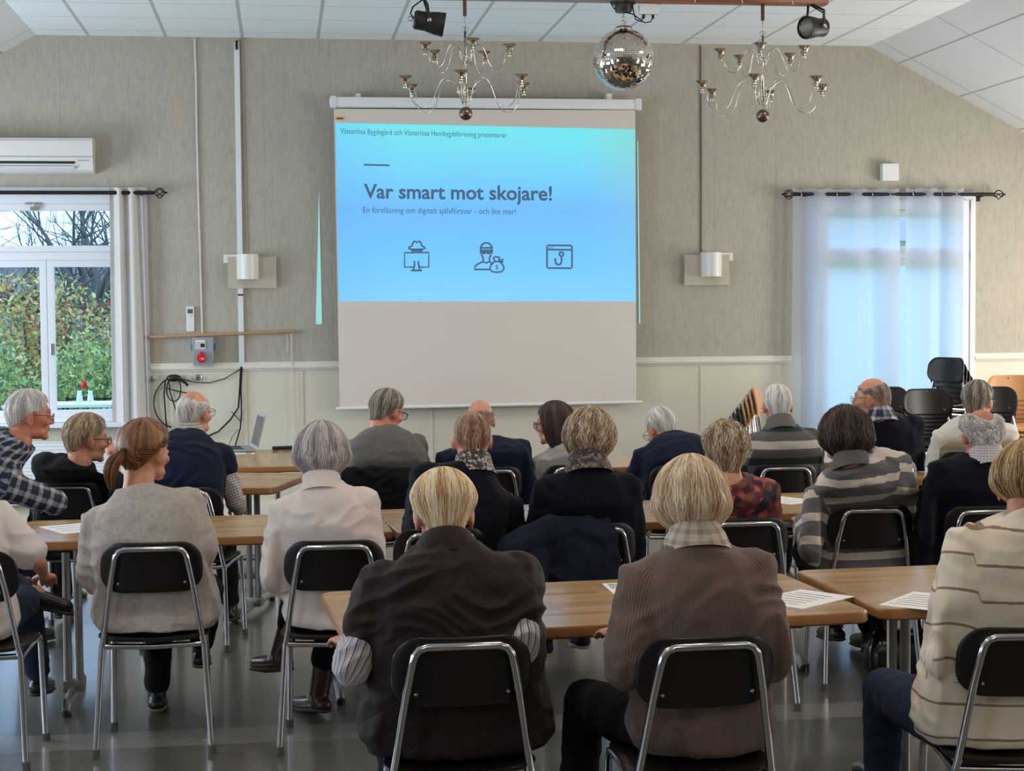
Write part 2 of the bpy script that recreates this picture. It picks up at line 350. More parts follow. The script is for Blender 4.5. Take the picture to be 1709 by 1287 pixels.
# dado rail and baseboard
for i, (a, b) in enumerate(((XL, WL[0]-.07), (WL[1]+.07, WRX[0]-.07), (WRX[1]+.07, XR))):
    mb = MB(); pr = [(0, 1.185), (.012, 1.187), (.018, 1.2), (.03, 1.205), (.034, 1.222), (.024, 1.234), (.026, 1.246), (.02, 1.256), (0, 1.258)]
    A = [(a, WY-p, z) for p, z in pr]; B = [(b, WY-p, z) for p, z in pr]; n = len(pr)
    mb.add(A+B, [(j, j+1, n+j+1, n+j) for j in range(n-1)]+[tuple(range(n-1, -1, -1)), tuple(range(n, 2*n))]); struct(mb.build('trim_%d' % (3+i), M['trim']))
    struct(MB().box(((a+b)/2, WY-.01, .06), (b-a, .02, .12), bev=.004).build('baseboard_front' + ('' if i == 0 else '_%d' % i), M['trim']))
    mb = MB()
# lower wall panel joints
mb = MB()
for x in (-.30, .15, 3.48, 1.2, 2.3): mb.box((x, WY-.004, .65), (.03, .008, 1.06))
struct(mb.build('trim_9', M['dado']))
# added fill lamps in the ceiling, out of the frame, to brighten the hall
M['lamp'] = emis('fill_lamp_diffuser', (1, .86, .7), 2.5)
for (x, yy) in FILL_PANELS:
    t = empty('ceiling_fill_lamp', (x, yy, CEIL)); tag(t, 'added square fill lamp in the ceiling, out of view over the audience', 'lamp', 'added ceiling fill lamps')
    MB().box((0, 0, -.012), (.62, .62, .024), bev=.004).build('lamp_frame', M['whitepl'], t); MB().box((0, 0, -.03), (.56, .56, .012)).build('diffuser', M['lamp'], t)
    a = area('fill_lamp_glow', (x, yy, CEIL-.04), (0, 0, 0), .56, .56, 12.5, (1, .87, .72))

# radiator under the left window
t = empty('radiator', (-2.6, WY, 0)); tag(t, 'white slatted radiator under the left window', 'radiator'); MB().box((0, -.06, .40), (2.6, .07, .50), bev=.008).build('radiator_body', M['frame'], t)
mb = MB(); [mb.box((0, -.098, .20+.028*k_), (2.5, .006, .012)) for k_ in range(17)]; mb.build('slats', M['whitepl'], t); [MB().box((x_, -.06, .075), (.05, .06, .15)).build('foot', M['frame'], t) for x_ in (-1.1, 1.1)]
# ================================================================== furniture
M['top'] = wood('butcher_block_top', (146, 108, 66), (196, 158, 108), 0, .26)
M['edge'] = plain('table_edge_wood', (158, 110, 64), .35, 0, .15, 14)
def rrect(hx, hy, r, z, n=6):
    out = []
    for cx, cy, a0 in ((hx-r, hy-r, 0), (-hx+r, hy-r, 90), (-hx+r, -hy+r, 180), (hx-r, -hy+r, 270)):
        for k in range(n+1):
            a = math.radians(a0+90*k/n); out.append(Vector((cx+r*math.cos(a), cy+r*math.sin(a), z)))
    return out
def make_table(x, y, L, Wd, rz, label, stand=(-.5, .5)):
    t = empty('folding_table', (x, y, 0), rz); tag(t, label, 'table', 'folding tables of the hall')
    mb = MB(); hx, hy = L/2, Wd/2
    mb.loft([rrect(hx-.006, hy-.006, .05, .703), rrect(hx, hy, .055, .709), rrect(hx, hy, .055, .733), rrect(hx-.002, hy-.002, .053, .738)])
    mb.build('table_edge', M['edge'], t, .6)
    MB().loft([rrect(hx-.004, hy-.004, .05, .736), rrect(hx-.006, hy-.006, .05, .7405)]).build('tabletop', M['top'], t)
    MB().box((0, 0, .69), (L-.5, .05, .025)).build('rail', M['steel'], t)
    for s in stand:
        sx = s*(L-.46)
        mb = MB()
        for dx in (-.024, .024): mb.tube([(sx+dx, 0, .06), (sx+dx, 0, .70)], .018, 10)
        leg = mb.build('leg', M['steel'], t, .6)
        MB().box((sx, 0, .695), (.06, Wd-.16, .022)).build('bracket', M['blackpl'], leg)
        mb = MB().tube([(sx, -Wd/2+.03, .018), (sx, -Wd/2+.10, .045), (sx, Wd/2-.10, .045), (sx, Wd/2-.03, .018)], .02, 10); mb.box((sx, 0, .06), (.09, .07, .05), bev=.008)
        ft = mb.build('foot', M['steel'], leg, .6)
        for q in (-1, 1): MB().tube([(sx, q*(Wd/2-.045), .0), (sx, q*(Wd/2-.045), .03)], .02, 10).build('foot_cap', M['blackpl'], leg)
    return t
make_table(.96, 5.31, 1.64, .80, .075, 'long wooden folding table nearest the camera, between the brown quilted vest and the taupe cardigan')
make_table(2.655, 5.44, 1.66, .80, .05, 'wooden folding table at the lower right, in front of the brown-striped cream jumper')
make_table(-.35, 7.45, 1.6, .74, .02, 'wooden folding table at the left in front of the grey-jumpered ponytailed woman')
make_table(1.235, 7.57, 1.6, .80, .09, 'wooden folding table in the middle in front of the navy pullovers and scarf')
make_table(2.92, 7.80, 1.6, .80, .03, 'wooden folding table in front of the grey and cream striped jumper')
make_table(-.724, 9.56, 1.6, .80, -.27, 'slanting wooden folding table beside the man in the navy vest')
make_table(-.04, 10.79, 1.22, .80, pi/2, 'wooden table by the front wall with the laptop on it')
make_table(1.02, 9.98, 1.56, .72, .0, 'pale-lit wooden table beyond the bald man in navy')
make_table(2.64, 10.05, 1.56, .72, .0, 'wooden table beyond the man bending forward in navy')
make_table(4.20, 9.02, 1.6, .72, .05, 'wooden table at the far right with white sheets and a green tin on it')

def make_chair(backmat):
    t = empty('stacking_chair', (0, 0, 0)); R = .0115
    # back frame: inverted U, splayed
    pts = [(-.192, .055, .41), (-.185, .050, .44), (-.152, .018, .66), (-.136, .004, .742), (-.130, .001, .765), (-.118, 0, .781), (-.098, 0, .788), (0, -.004, .789)]
    full = pts+[(-x, y, z) for x, y, z in pts[-2::-1]]
    MB().tube(full, R, 10).build('back_frame', M['chrome'], t, .8)
    for s in (-1, 1):
        l = MB().tube([(s*.192, .055, .415), (s*.205, .03, .2), (s*.217, 0, .012)], [R, R, R*.95], 10).build('leg', M['chrome'], t, .8)
        MB().tube([(s*.2165, .001, .03), (s*.218, -.001, 0)], R+.005, 10).build('foot_cap', M['rubber'], l, .8)
    for s in (-1, 1):
        l = MB().tube([(s*.19, .06, .405), (s*.185, .2, .417), (s*.182, .36, .425), (s*.182, .385, .418), (s*.182, .40, .39), (s*.186, .41, .2), (s*.19, .42, .012)], R, 10).build('leg', M['chrome'], t, .8)
        MB().tube([(s*.1895, .419, .03), (s*.191, .421, 0)], R+.005, 10).build('foot_cap', M['rubber'], l, .8)
    mb = MB().tube([(-.19, .057, .412), (0, .06, .405), (.19, .057, .412)], R, 10); mb.build('seat_rail', M['chrome'], t, .8); MB().tube([(-.18, .30, .42), (.18, .30, .42)], .009, 8).build('seat_rail', M['chrome'], t, .8)
    # curved plywood shells
    def shell(hx, hy, r, thick, curve, fn, name, m):
        o = []; nx = 18; rings = []
        base = []; q_ = rrect(hx, hy, r, 0, 6)
        for i_, p_ in enumerate(q_):
            n_ = q_[(i_+1) % len(q_)]; k_ = max(1, int((n_-p_).length/.022)); base += [p_.lerp(n_, j_/k_) for j_ in range(k_)]
        top = [(p.x, p.y, thick/2) for p in base]; bot = [(p.x, p.y, -thick/2) for p in base]
        # fill with scaled rings so that the sheet can bend
        mb = MB()
        sc = [1, .97, .85, .7, .55, .4, .25, .12, .01]
        R1 = [[(p.x*s, p.y*s, thick/2 if s < 1 else thick*.25) for p in base] for s in sc][::-1]; R2 = [[(p.x*s, p.y*s, -thick/2 if s < 1 else -thick*.25) for p in base] for s in sc]
        mb.loft([[Vector(fn(*q)) for q in rg] for rg in R1+R2])
        return mb.build(name, m, t, .9)
    b = shell(.192, .098, .075, .012, 0, lambda x, y, z: (x*(1-.12*max(0, y)/.1*.3), .018+.035*(x/.19)**2 - z + .015*(-y/.1), .715+y), 'backrest', backmat)
    for x, z in ((0, .79), (-.125, .655), (.125, .655)):
        yy = .018+.035*(x/.19)**2
        MB().tube([(x, yy-.012+.015*(.715-z)/.1, z), (x, yy+.009+.015*(.715-z)/.1, z)], .0065, 8, True).build('screw', M['steel'], b)
    shell(.2, .2, .08, .016, 0, lambda x, y, z: (x*(1-.08*y/.2), .235+y, .434+z+.012*(x/.2)**2*(1 if y < .1 else .4)-.02*max(0, (y-.13)/.07)**2), 'seat', backmat)
    return t
chairB = make_chair(M['black_lam']); chairW = make_chair(M['wood_lam']); usedc = set()
def chair(x, y, rz, label, group=None, z=0, wood_=False, tilt=0):
    p = chairW if wood_ else chairB
    if p.name in usedc: c = copy_tree(p)
    else: usedc.add(p.name); c = p
    c.location = (x, y, z); c.rotation_euler = (tilt, 0, rz); tag(c, label, 'chair', group); return c
G = 'chairs of the audience'
CH = {}
def bar(px, py): p = onZ(px, py, .79); return p.x, p.y
x, y = bar(773, 1078); CH[1] = chair(x, y, .0, 'black-backed chrome chair behind the brown quilted vest', G)
x, y = bar(1186, 1078); CH[2] = chair(x, y, .05, 'black-backed chrome chair behind the taupe ribbed cardigan', G)
x, y = bar(1722, 1062); CH[3] = chair(x, y, -.10, 'black-backed chrome chair cut by the right edge, behind the cream jumper', G)
CH[0] = chair(-1.175, 6.33, -.10, 'black-backed chrome chair cut by the left edge, behind the white shirt', G)
CH[4] = chair(-.505, 6.44, .0, 'black-backed chrome chair behind the short-sleeved grey jumper', G)
CH[5] = chair(.185, 6.36, -.03, 'black-backed chrome chair behind the woman in the white jumper', G)
CH[6] = chair(.62, 6.62, .03, 'chair hidden beneath the man with the floral collar', G)
CH[7] = chair(1.235, 6.66, .0, 'chrome chair with a dark jacket hung over its back', G)
x, y = bar(1247, 874); CH[8] = chair(x, y, .0, 'black-backed chrome chair behind the floral red top', G)
x, y = bar(1458, 852); CH[9] = chair(x, y, -.05, 'black-backed chrome chair behind the grey and cream striped jumper', G)
x, y = bar(1652, 854); CH[10] = chair(x, y, -.08, 'black-backed chrome chair behind the curly-haired man in dark navy', G)
CH[11] = chair(-1.72, 8.1, -.3, 'chair beneath the man in the plaid shirt', G)
x, y = bar(107, 813); CH[12] = chair(x, y, -.12, 'black-backed chrome chair behind the woman in the short-sleeved black top', G)
CH[13] = chair(-.50, 8.40, -.25, 'chair beneath the man in the navy vest, its legs showing under the table', G)
CH[14] = chair(.50, 8.98, 0, 'chair with a dark garment over its back, behind the grey jumper by the screen', G)
CH[15] = chair(1.12, 9.12, 0, 'chair beneath the bald man in navy below the screen', G)
CH[16] = chair(1.62, 9.16, .1, 'chair beneath the woman with long brown hair', G)
CH[17] = chair(2.18, 8.98, 0, 'chair beneath the man bending forward in navy', G)
x, y = bar(1312, 782); CH[18] = chair(x, y, 0, 'black-backed chrome chair behind the striped polo shirt', G)
CH[19] = chair(3.36, 8.98, .1, 'chair behind the bald man with glasses, by the curtained door', G)
CH[20] = chair(4.03, 9.42, 0, 'chair beneath the man in the white cardigan at the far right', G)
# stacked chairs
pos = ['lowest', 'second from the bottom', 'third from the bottom', 'fourth from the bottom', 'fifth from the bottom', 'sixth from the bottom', 'seventh from the bottom', 'topmost']
for k in range(8):
    chair(3.22+.026*k, 11.95-.006*k, -pi/2-.4, ('beech' if k > 3 else 'black')+' chair in the stack against the wall by the striped polo, '+pos[k], 'chairs stacked left of the curtained door', z=.035+.034*k, wood_=k > 3, tilt=0)
def stack(n, x, y, rz, dz, dy, z0, wood_, lab, grp, dx=0):
    for k in range(n):
        pk = 'topmost' if k == n-1 else (['lowest', 'second from the bottom', 'third from the bottom', 'fourth from the bottom', 'fifth from the bottom', 'sixth from the bottom', 'seventh from the bottom', 'eighth from the bottom', 'ninth from the bottom', 'tenth from the bottom'])[k]
        f = (n-1-k)*dy; chair(x+math.sin(rz)*f, y-math.cos(rz)*f, rz, lab+', '+pk, grp, z=z0+dz*k, wood_=wood_)
stack(8, 4.745, 11.95, pi, .031, .012, .026, False, 'black chair in the big dark stack before the curtained door', 'chairs in the dark stack before the curtained door')
stack(10, 5.28, 12.78, 2.0, .046, .034, .03, False, 'black chair in the tall stack turned to the curtains', 'chairs in the tall stack turned to the curtains')
stack(8, 5.16, 11.75, pi, .033, .012, .03, False, 'black chair in the stack beyond the white cardigan', 'black chairs stacked beyond the white cardigan')
stack(9, 5.55, 12.3, pi, .036, .012, .03, True, 'beech chair in the stack at the right edge', 'beech chairs stacked at the right edge')
stack(7, onY(1473, 680, 12.7).x, 12.7, pi, .032, .012, .03, False, 'black chair in the low stack behind the bald man with glasses', 'black chairs stacked behind the bald man with glasses')
# ================================================================== people
TMP = []      # (object waiting for its voxel skin, callback)
def smoothstep(a, b, x): t = np.clip((x-a)/(b-a), 0, 1); return t*t*(3-2*t)
def voxel(mb, size, it=6):
    me = mb.mesh('raw'); o = bpy.data.objects.new('raw', me); COL.objects.link(o)
    r = o.modifiers.new('r', 'REMESH'); r.mode = 'VOXEL'; r.voxel_size = size; r.adaptivity = 0
    s = o.modifiers.new('s', 'SMOOTH'); s.factor = .5; s.iterations = it; return o

    T = T.normalized(); x = (rgt - T*rgt.dot(T)).normalized(); return x, T.cross(x)*-1 if False else x.cross(T)*-1
class Spine:
    """curve from the hips to the base of the neck with a right vector that turns from pelvis to shoulders"""
    def __init__(s, H, N, f, hunch, rh, rs):
        s.P = [H, H + Vector((0, 0, (N.z-H.z)*.55)) - f*hunch, N]; s.f = f; s.rh = rh; s.rs = rs
    def p(s, t):
        a, b, c = s.P
        if t > 1: d = (c-b).normalized()*.8+Vector((0, 0, .5)); return c + d.normalized()*(t-1)*.5
        if t < 0: return a + Vector((0, 0, 1))*t*.5
        return a*(1-t)**2 + b*2*t*(1-t) + c*t*t
    def fr(s, t):
        T = (s.p(t+.03)-s.p(t-.03)).normalized(); r = s.rh.lerp(s.rs, min(1, max(0, t))); x = (r-T*r.dot(T)).normalized(); y = T.cross(x)
        if y.dot(s.f) < 0: y = -y
        return x, y
SECT = [(-.13, .10, .085), (-.08, .165, .125), (.02, .188, .148), (.14, .182, .145), (.3, .168, .134), (.5, .172, .132), (.66, .182, .128), (.78, .178, .116), (.87, .150, .098), (.94, .106, .080), (1.0, .072, .066), (1.03, .062, .060)]
def torso(mb, sp_, w, g, infl, t0=-.13, t1=1.03, n=22):
    rings = []
    for t, hw, hd in SECT:
        if t < t0-1e-6 or t > t1+1e-6: continue
        gg = g if t < .6 else (g-1)*.45+1; x, y = sp_.fr(t); c = sp_.p(t); a = hw*w*gg+infl; b = hd*gg+infl; R = []
        for k in range(n):
            q = 2*pi*k/n; cs, sn = math.cos(q), math.sin(q); e = .8
            R.append(c + x*a*math.copysign(abs(cs)**e, cs) + y*b*math.copysign(abs(sn)**e, sn))
        rings.append(R)
    mb.loft(rings)
def head_parts(mb, Hc, Rh, N, sk, nk=1.):
    E_ = lambda c, r, rot=None: mb.ell(Hc + Rh @ Vector(c), r, (Rh @ rot) if rot else Rh, 18, 12)
    E_((0, -.008, 0), (.0745, .096, .096)); E_((0, .03, -.035), (.064, .060, .078)); E_((0, .038, -.085), (.050, .052, .042)); E_((0, .078, -.112), (.022, .020, .018))
    E_((0, .076, .014), (.048, .022, .013)); 
    for s in (-1, 1):
        E_((s*.04, .064, -.042), (.022, .024, .02)); E_((s*.033, .084, -.012), (.017, .008, .008)); E_((s*.011, .099, -.044), (.010, .011, .009)); E_((s*.046, .03, -.095), (.016, .035, .022))
        rot = Euler((.15, s*.12, s*-.42)).to_matrix()
        E_((s*.080, -.012, -.028), (.0065, .019, .033), rot); E_((s*.079, -.004, -.052), (.006, .011, .013), rot)
    mb.tube([Hc+Rh @ Vector(p) for p in ((0, .086, .008), (0, .098, -.018), (0, .109, -.040))], [.0085, .0095, .0125], 10, True)
    E_((0, .091, -.068), (.021, .010, .0065)); E_((0, .088, -.080), (.019, .010, .0075))
    a = Hc + Rh @ Vector((0, -.028, -.045)); b = Hc + Rh @ Vector((0, -.034, -.095))
    mb.tube([a, b, N.lerp(b, .45), N], [.057*nk, .058*nk, .060*nk, .066*nk], 14, True)
FING = [(-.030, .068, .0085, .92), (-.011, .078, .009, 1.0), (.009, .074, .0088, .96), (.028, .058, .0078, .86)]
def hand(mb, wrist, d, upv, side, curl=.55):
    """palm, four bent fingers of their own lengths, and a thumb leaving the side of the palm; side=-1 left, 1 right"""
    d = d.normalized(); x = d.cross(upv).normalized(); n = x.cross(d).normalized()      # x: to the right across the palm, n: back of the hand
    R = Matrix((x, d, n)).transposed(); c = wrist + d*.048
    mb.ell(c, (.040, .052, .0155), R, 14, 10); mb.tube([wrist-d*.03, wrist+d*.02], [.026, .028], 10, True, .75)
    for k, (fx, L, r, q) in enumerate(FING):
        o = wrist + d*(.085*q+.002) + x*(fx*side)
        p = [o]; a = 0; dd = d.copy()
        for j, seg in enumerate((.45, .31, .24)):
            a += curl*(.45 if j == 0 else .6); v = d*math.cos(a) - n*math.sin(a); p.append(p[-1] + v*L*seg*1.05)
        mb.tube(p, [r*1.08, r, r*.92, r*.8], 8, True)
    tx = -side; o = wrist + d*.022 + x*tx*.026
    mb.tube([o, o + d*.026 + x*tx*.022 - n*.008, o + d*.052 + x*tx*.026 - n*.020, o + d*.070 + x*tx*.020 - n*.026], [.013, .0115, .010, .0085], 8, True)
def pat_attr(me, V, sp_, arms):
    """cloth coordinates: around and along the limb, so that knit ribs and stripes follow the garment"""
    n = len(V); ts = np.linspace(-.15, 1.05, 40); P = np.array([sp_.p(t)[:] for t in ts]); X = np.array([sp_.fr(t)[0][:] for t in ts]); Y = np.array([sp_.fr(t)[1][:] for t in ts])
    d = np.full(n, 9.); best = np.zeros(n, int)
    for i in range(40):
        q = np.linalg.norm(V-P[i], axis=1); m = q < d; d[m] = q[m]; best[m] = i
    seg = np.concatenate([[0], np.cumsum(np.linalg.norm(np.diff(P, axis=0), axis=1))]); 
    rel = V-P[best]; lx = (rel*X[best]).sum(1); ly = (rel*Y[best]).sum(1)
    tz = P[best][:, 2]; u = np.arctan2(lx, -ly)*.165; v = seg[best] + (rel[:, 2]*.9); out = np.stack([u, v, np.zeros(n)], 1); dn = d/.15
    shoulder_v = seg[-1]-.10
    for s, A in arms.items():
        pts = np.array([p[:] for p in A[0]]); ac = 0
        for i in range(len(pts)-1):
            a, b = pts[i], pts[i+1]; L = np.linalg.norm(b-a); t = ((V-a)@(b-a))/(L*L); tc = np.clip(t, 0, 1); c = a+tc[:, None]*(b-a); q = np.linalg.norm(V-c, axis=1)
            m = (q/.062 < dn) & (t > -.05) if i == 0 else (q/.06 < dn); dn = np.where(m, q/.062, dn)
            ax = Vector((b-a)/L); e1 = np.array(ax.orthogonal().normalized()[:]); e2 = np.cross((b-a)/L, e1); r = V-c
            uu = np.arctan2(r@e1, r@e2)*.055; vv = shoulder_v-(ac+t*L); out[m] = np.stack([uu, vv, np.ones(n)], 1)[m]; ac += L
    a = me.attributes.new('pat', 'FLOAT_VECTOR', 'POINT'); a.data.foreach_set('vector', out.astype(np.float32).ravel())
def wrinkle(me, amp, sc, seed):
    n = len(me.vertices); V = np.empty(n*3, np.float32); me.vertices.foreach_get('co', V); V = V.reshape(-1, 3); Nn = np.empty(n*3, np.float32); me.vertex_normals.foreach_get('vector', Nn); Nn = Nn.reshape(-1, 3)
    o = Vector((seed*3.1, seed*1.7, 0)); d = np.empty(n)
    for i, p in enumerate(V):
        q = Vector((p[0]*sc*.8, p[1]*sc*.8, p[2]*sc*1.3))+o; w = Vector((noise.noise(q*.5), noise.noise(q*.5+Vector((9, 2, 1))), noise.noise(q*.5+Vector((4, 7, 3)))))
        d[i] = 1-2*abs(noise.noise(q+w*1.6)); 
    V = V + Nn*((d-.45)*amp)[:, None]; me.vertices.foreach_set('co', V.astype(np.float32).ravel()); me.update()
PEOPLE = []
def sit(me, ch, gap):
    """press the cloth against the backrest and the seat of its chair"""
    n = len(me.vertices); V = np.empty(n*3, np.float32); me.vertices.foreach_get('co', V); V = V.reshape(-1, 3).astype(float)
    cx, cy, rz = ch.location.x, ch.location.y, ch.rotation_euler.z; c, s_ = math.cos(rz), math.sin(rz); X = (V[:, 0]-cx)*c+(V[:, 1]-cy)*s_; Y = -(V[:, 0]-cx)*s_+(V[:, 1]-cy)*c; Z = V[:, 2]
    ym = .018+.035*np.clip(X/.19, -1.1, 1.1)**2+.015*(.715-Z)/.1+.012+gap
    w = (1-smoothstep(.20, .27, np.abs(X)))*smoothstep(.38, .55, Z)*(1-smoothstep(.82, .90, Z)); Y2 = Y+w*np.maximum(0, ym-Y)
    m = (np.abs(X) < .205) & (Y2 > .0) & (Y2 < .44) & (Z < .452) & (Z > .33); Z2 = np.where(m, .452+gap*.5, Z)
    V[:, 0] = cx+X*c-Y2*s_; V[:, 1] = cy+X*s_+Y2*c; V[:, 2] = Z2; me.vertices.foreach_set('co', V.astype(np.float32).ravel()); me.update()
def person(label, head, hips, yaw=0., hyaw=0., hpitch=.0, hroll=0., sw=.21, girth=1.0, hunch=.03, top=('sweater', None), trousers=None, elbow={}, wrist={}, short=False, skin='skin', hair=None, glasses=None, collar=None, legs={}, shoe='shoe_black', hz=.50, near=False, shyaw=None, vest=None, hem=.06, neck=0, srise=0, hand_dir={}, band=None, w=None, wr=.007, boots=False, ease=0, slope=0., nk=1.0):
    Hc = onD(*head); f = Vector((-math.sin(yaw), math.cos(yaw), 0)); r = Vector((math.cos(yaw), math.sin(yaw), 0))
    sy = yaw if shyaw is None else shyaw; rs = Vector((math.cos(sy), math.sin(sy), -srise)); fs = Vector((-math.sin(sy), math.cos(sy), 0))
    Rh = (Matrix.Rotation(hyaw, 3, 'Z') @ Matrix.Rotation(-hpitch, 3, 'X') @ Matrix.Rotation(hroll, 3, 'Y'))
    N = Hc + Rh @ Vector((0, -.034, -.075)) + Vector((0, 0, -.062-neck)) - fs*.026
    H = Vector((hips[0], hips[1], hz)); spn = Spine(H, N, f, hunch, r, rs); w = w or sw/.215
    arms = {}
    for s in (-1, 1):
        x, y = spn.fr(.86); sh = spn.p(.85) + x*s*(sw-.058) + Vector((0, 0, -.022-slope))
        el = elbow.get(s) or sh + r*s*.045 + f*.10 - Vector((0, 0, .27)); wr_ = wrist.get(s) or Vector((*(el + f*.21 - r*s*.09)[:2], .775))
        # keep forearm and upper arm lengths human
        el = sh + (el-sh).normalized()*min(max((el-sh).length, .24), .31); wr_ = el + (wr_-el).normalized()*min(max((wr_-el).length, .20), .26)
        arms[s] = ([sh, el, wr_],)
    lg = {}
    for s in (-1, 1):
        hp = H + r*s*.09 + Vector((0, 0, .0)); L = legs.get(s, {}); kn = L.get('knee') or hp + f*.42 + r*s*.05 + Vector((0, 0, .02)); an = L.get('ankle') or kn + f*.04 + Vector((0, 0, .10-kn.z)); kn = hp + (kn-hp).normalized()*.43; an = kn + (an-kn).normalized()*min((an-kn).length, .42)
        lg[s] = (hp, kn, an, L.get('toe') or f)
    # ---------------- body
    b = MB(); torso(b, spn, w*.93, girth*.95, -.012); head_parts(b, Hc, Rh, N, skin, nk)
    def arm(mb, s, k, upto=1.0, lo=0):
        sh, el, wr_ = arms[s][0]; inn = spn.p(.86).lerp(sh, .45)
        P = [inn, sh, sh.lerp(el, .5), el]; Q = [.056+k, .060+k, .050+k, .044+k]
        if upto > 0: P += [el.lerp(wr_, .3*upto), el.lerp(wr_, upto)]; Q += [.042+k, (.042+(.027-.042)*upto)+k]
        else: P[3] = sh.lerp(el, .78); Q[3] = .053+k
        mb.tube(P[:4], Q[:4], 14, True); mb.tube(P[3:], Q[3:], 14, True) if upto > 0 else None
    for s in (-1, 1):
        arm(b, s, -.012); d = hand_dir.get(s) or (arms[s][0][2]-arms[s][0][1]); d = Vector((d.x, d.y, d.z*.4)); hand(b, arms[s][0][2], d, Vector((0, 0, 1)), s)
        hp, kn, an, td = lg[s]; b.tube([hp, kn], [.072, .050], 12, True); b.tube([kn, kn.lerp(an, .4), an], [.048, .046, .034], 12, True); b.tube([an, an+td*.07-Vector((0, 0, .04)), an+td*.16-Vector((0, 0, .055))], [.034, .03, .024], 10, True)
    obj = voxel(b, .0062 if near else .0078, 3); rec = dict(label=label, root=obj, H=H, skin=skin, kids=[], Hc=Hc, Rh=Rh, hair=hair, glasses=glasses, near=near, spn=spn, arms=arms, N=N, collar=collar, band=band)
    # ---------------- clothes
    nm, tm = top; c = MB(); e = .010+ease; torso(c, spn, w, girth, e-.004, t0=-.08)
    for s in (-1, 1):
        q = spn.p(.97).lerp(arms[s][0][0], .15); c.tube([q-Vector((0, 0, .030)), arms[s][0][0]+Vector((0, 0, -.002))], [.054, .060+e*.6], 12, True)
    vs = .008 if near else .0098
    if vest:
        for s in (-1, 1): sh, el, _ = arms[s][0]; c.tube([sh, sh.lerp(el, vest[2])], [.068+e*.6, .064+e*.6], 12, True)
        c2 = MB()
        for s in (-1, 1): arm(c2, s, .008, .96)
        rec['kids'].append((vest[0], voxel(c2, vs, 4), vest[1], 1, wr)); rec['kids'].append((nm, voxel(c, vs, 5), tm, 1, wr))
    else:
        for s in (-1, 1): arm(c, s, e*.9, 0 if short else .95)
        rec['kids'].append((nm, voxel(c, vs, 5), tm, 1, wr))
    t = MB(); torso(t, spn, w*.97, girth*.97, .006, t0=-.13, t1=.30)
    for s in (-1, 1):
        hp, kn, an, td = lg[s]; q = an + (kn-an).normalized()*(.05 if not boots else .14); t.tube([hp, hp.lerp(kn, .5), kn], [.095, .086, .068], 14, True); t.tube([kn, kn.lerp(q, .5), q], [.067, .060, .055], 14, True)
    rec['kids'].append(('trousers', voxel(t, .011, 5), trousers or 'cloth_black', 0, .006))
    for s in (-1, 1):
        hp, kn, an, td = lg[s]; td = Vector((td.x, td.y, td.z)).normalized(); sh = MB(); a = an - Vector((0, 0, .0))
        dn = Vector((0, 0, -1)) if abs(td.z) < .5 else td.cross(td.cross(Vector((0, 0, 1)))).normalized()
        if dn.z > 0: dn = -dn
        pts = [a-td*.035+dn*.035, a+dn*.035, a+td*.08+dn*.052, a+td*.17+dn*.062]
        sh.tube(pts, [.036, .043, .042, .030], 12, True, .95)
        if boots: sh.tube([a+(kn-a).normalized()*.16, a], [.046, .044], 12, True)
        else: sh.tube([a+(kn-a).normalized()*.02, a], [.038, .042], 12, True)
        so = MB().tube([p+dn*.022 for p in pts], [.036, .042, .044, .032], 12, True, .35)
        rec['kids'].append(('shoe', voxel(sh, .008, 3), shoe, 0, 0)); rec.setdefault('soles', []).append((len(rec['kids'])-1, so))
    PEOPLE.append(rec); return rec
# ---------------- hair
TH_SHORT = ([0, 35, 58, 75, 85, 105, 125, 150, 180], [56, 60, 74, 88, 84, 104, 118, 124, 125])
def hair_pt(phi, t, off, st):
    """phi around from the forehead, t from crown to hair end, arrays; returns head-local points"""
    a = np.abs((np.degrees(phi)+180) % 360-180); kind = st['kind']; vol = st.get('vol', .0)
    rx, ry, rz = .0745+off, .096+off, .096+off+vol*.4
    if kind in ('bob', 'long'):
        thm = np.interp(a, [0, 30, 50, 65, 180], [54, 56, 70, 88, 90]); L = np.interp(a, [0, 50, 66, 80, 130, 180], [0, 0, st['len']*.75, st['len'], st['len'], st['len']]); t1 = .52
        th = np.radians(np.minimum(t/t1, 1)*thm); u = np.clip((t-t1)/(1-t1), 0, 1)
        vo = vol*np.sin(np.clip(th, 0, pi/2))**1.3*np.interp(a, [0, 50, 80, 180], [.3, .7, 1, 1])
        x = np.sin(th)*np.sin(phi)*(rx+vo); y = np.sin(th)*np.cos(phi)*(ry+vo*.8); z = np.cos(th)*rz
        k = 1+st.get('puff', .06)*np.sin(pi*np.minimum(u*1.05, 1))-st.get('curl', .25)*u**2.2
        x = x*k; y = (y)*k; z = z-u*L; y = y-.008
    else:
        cut = st.get('cut', TH_SHORT); thm = np.interp(a, cut[0], cut[1]); b0 = np.interp(a, *st['bald']) if 'bald' in st else 0.; th = np.radians(b0+t*(thm-b0))
        vo = vol*np.interp(np.degrees(th), [0, 60, 90, 122], [.7, 1, .9, 0])
        x = np.sin(th)*np.sin(phi)*(rx+vo); y = np.sin(th)*np.cos(phi)*(ry+vo)-.008; z = np.cos(th)*(.096+off+vo*.7)
        # fuller occiput, hair closing onto the nape
        nape = np.clip((np.degrees(th)-96)/29, 0, 1)*np.clip((a-98)/40, 0, 1); z = z-nape*st.get('nape', .030); x = x*(1-nape*.10); y = y-nape*.004*(np.abs(np.sin(phi))<.8)
    return np.stack([x, y, z], -1)
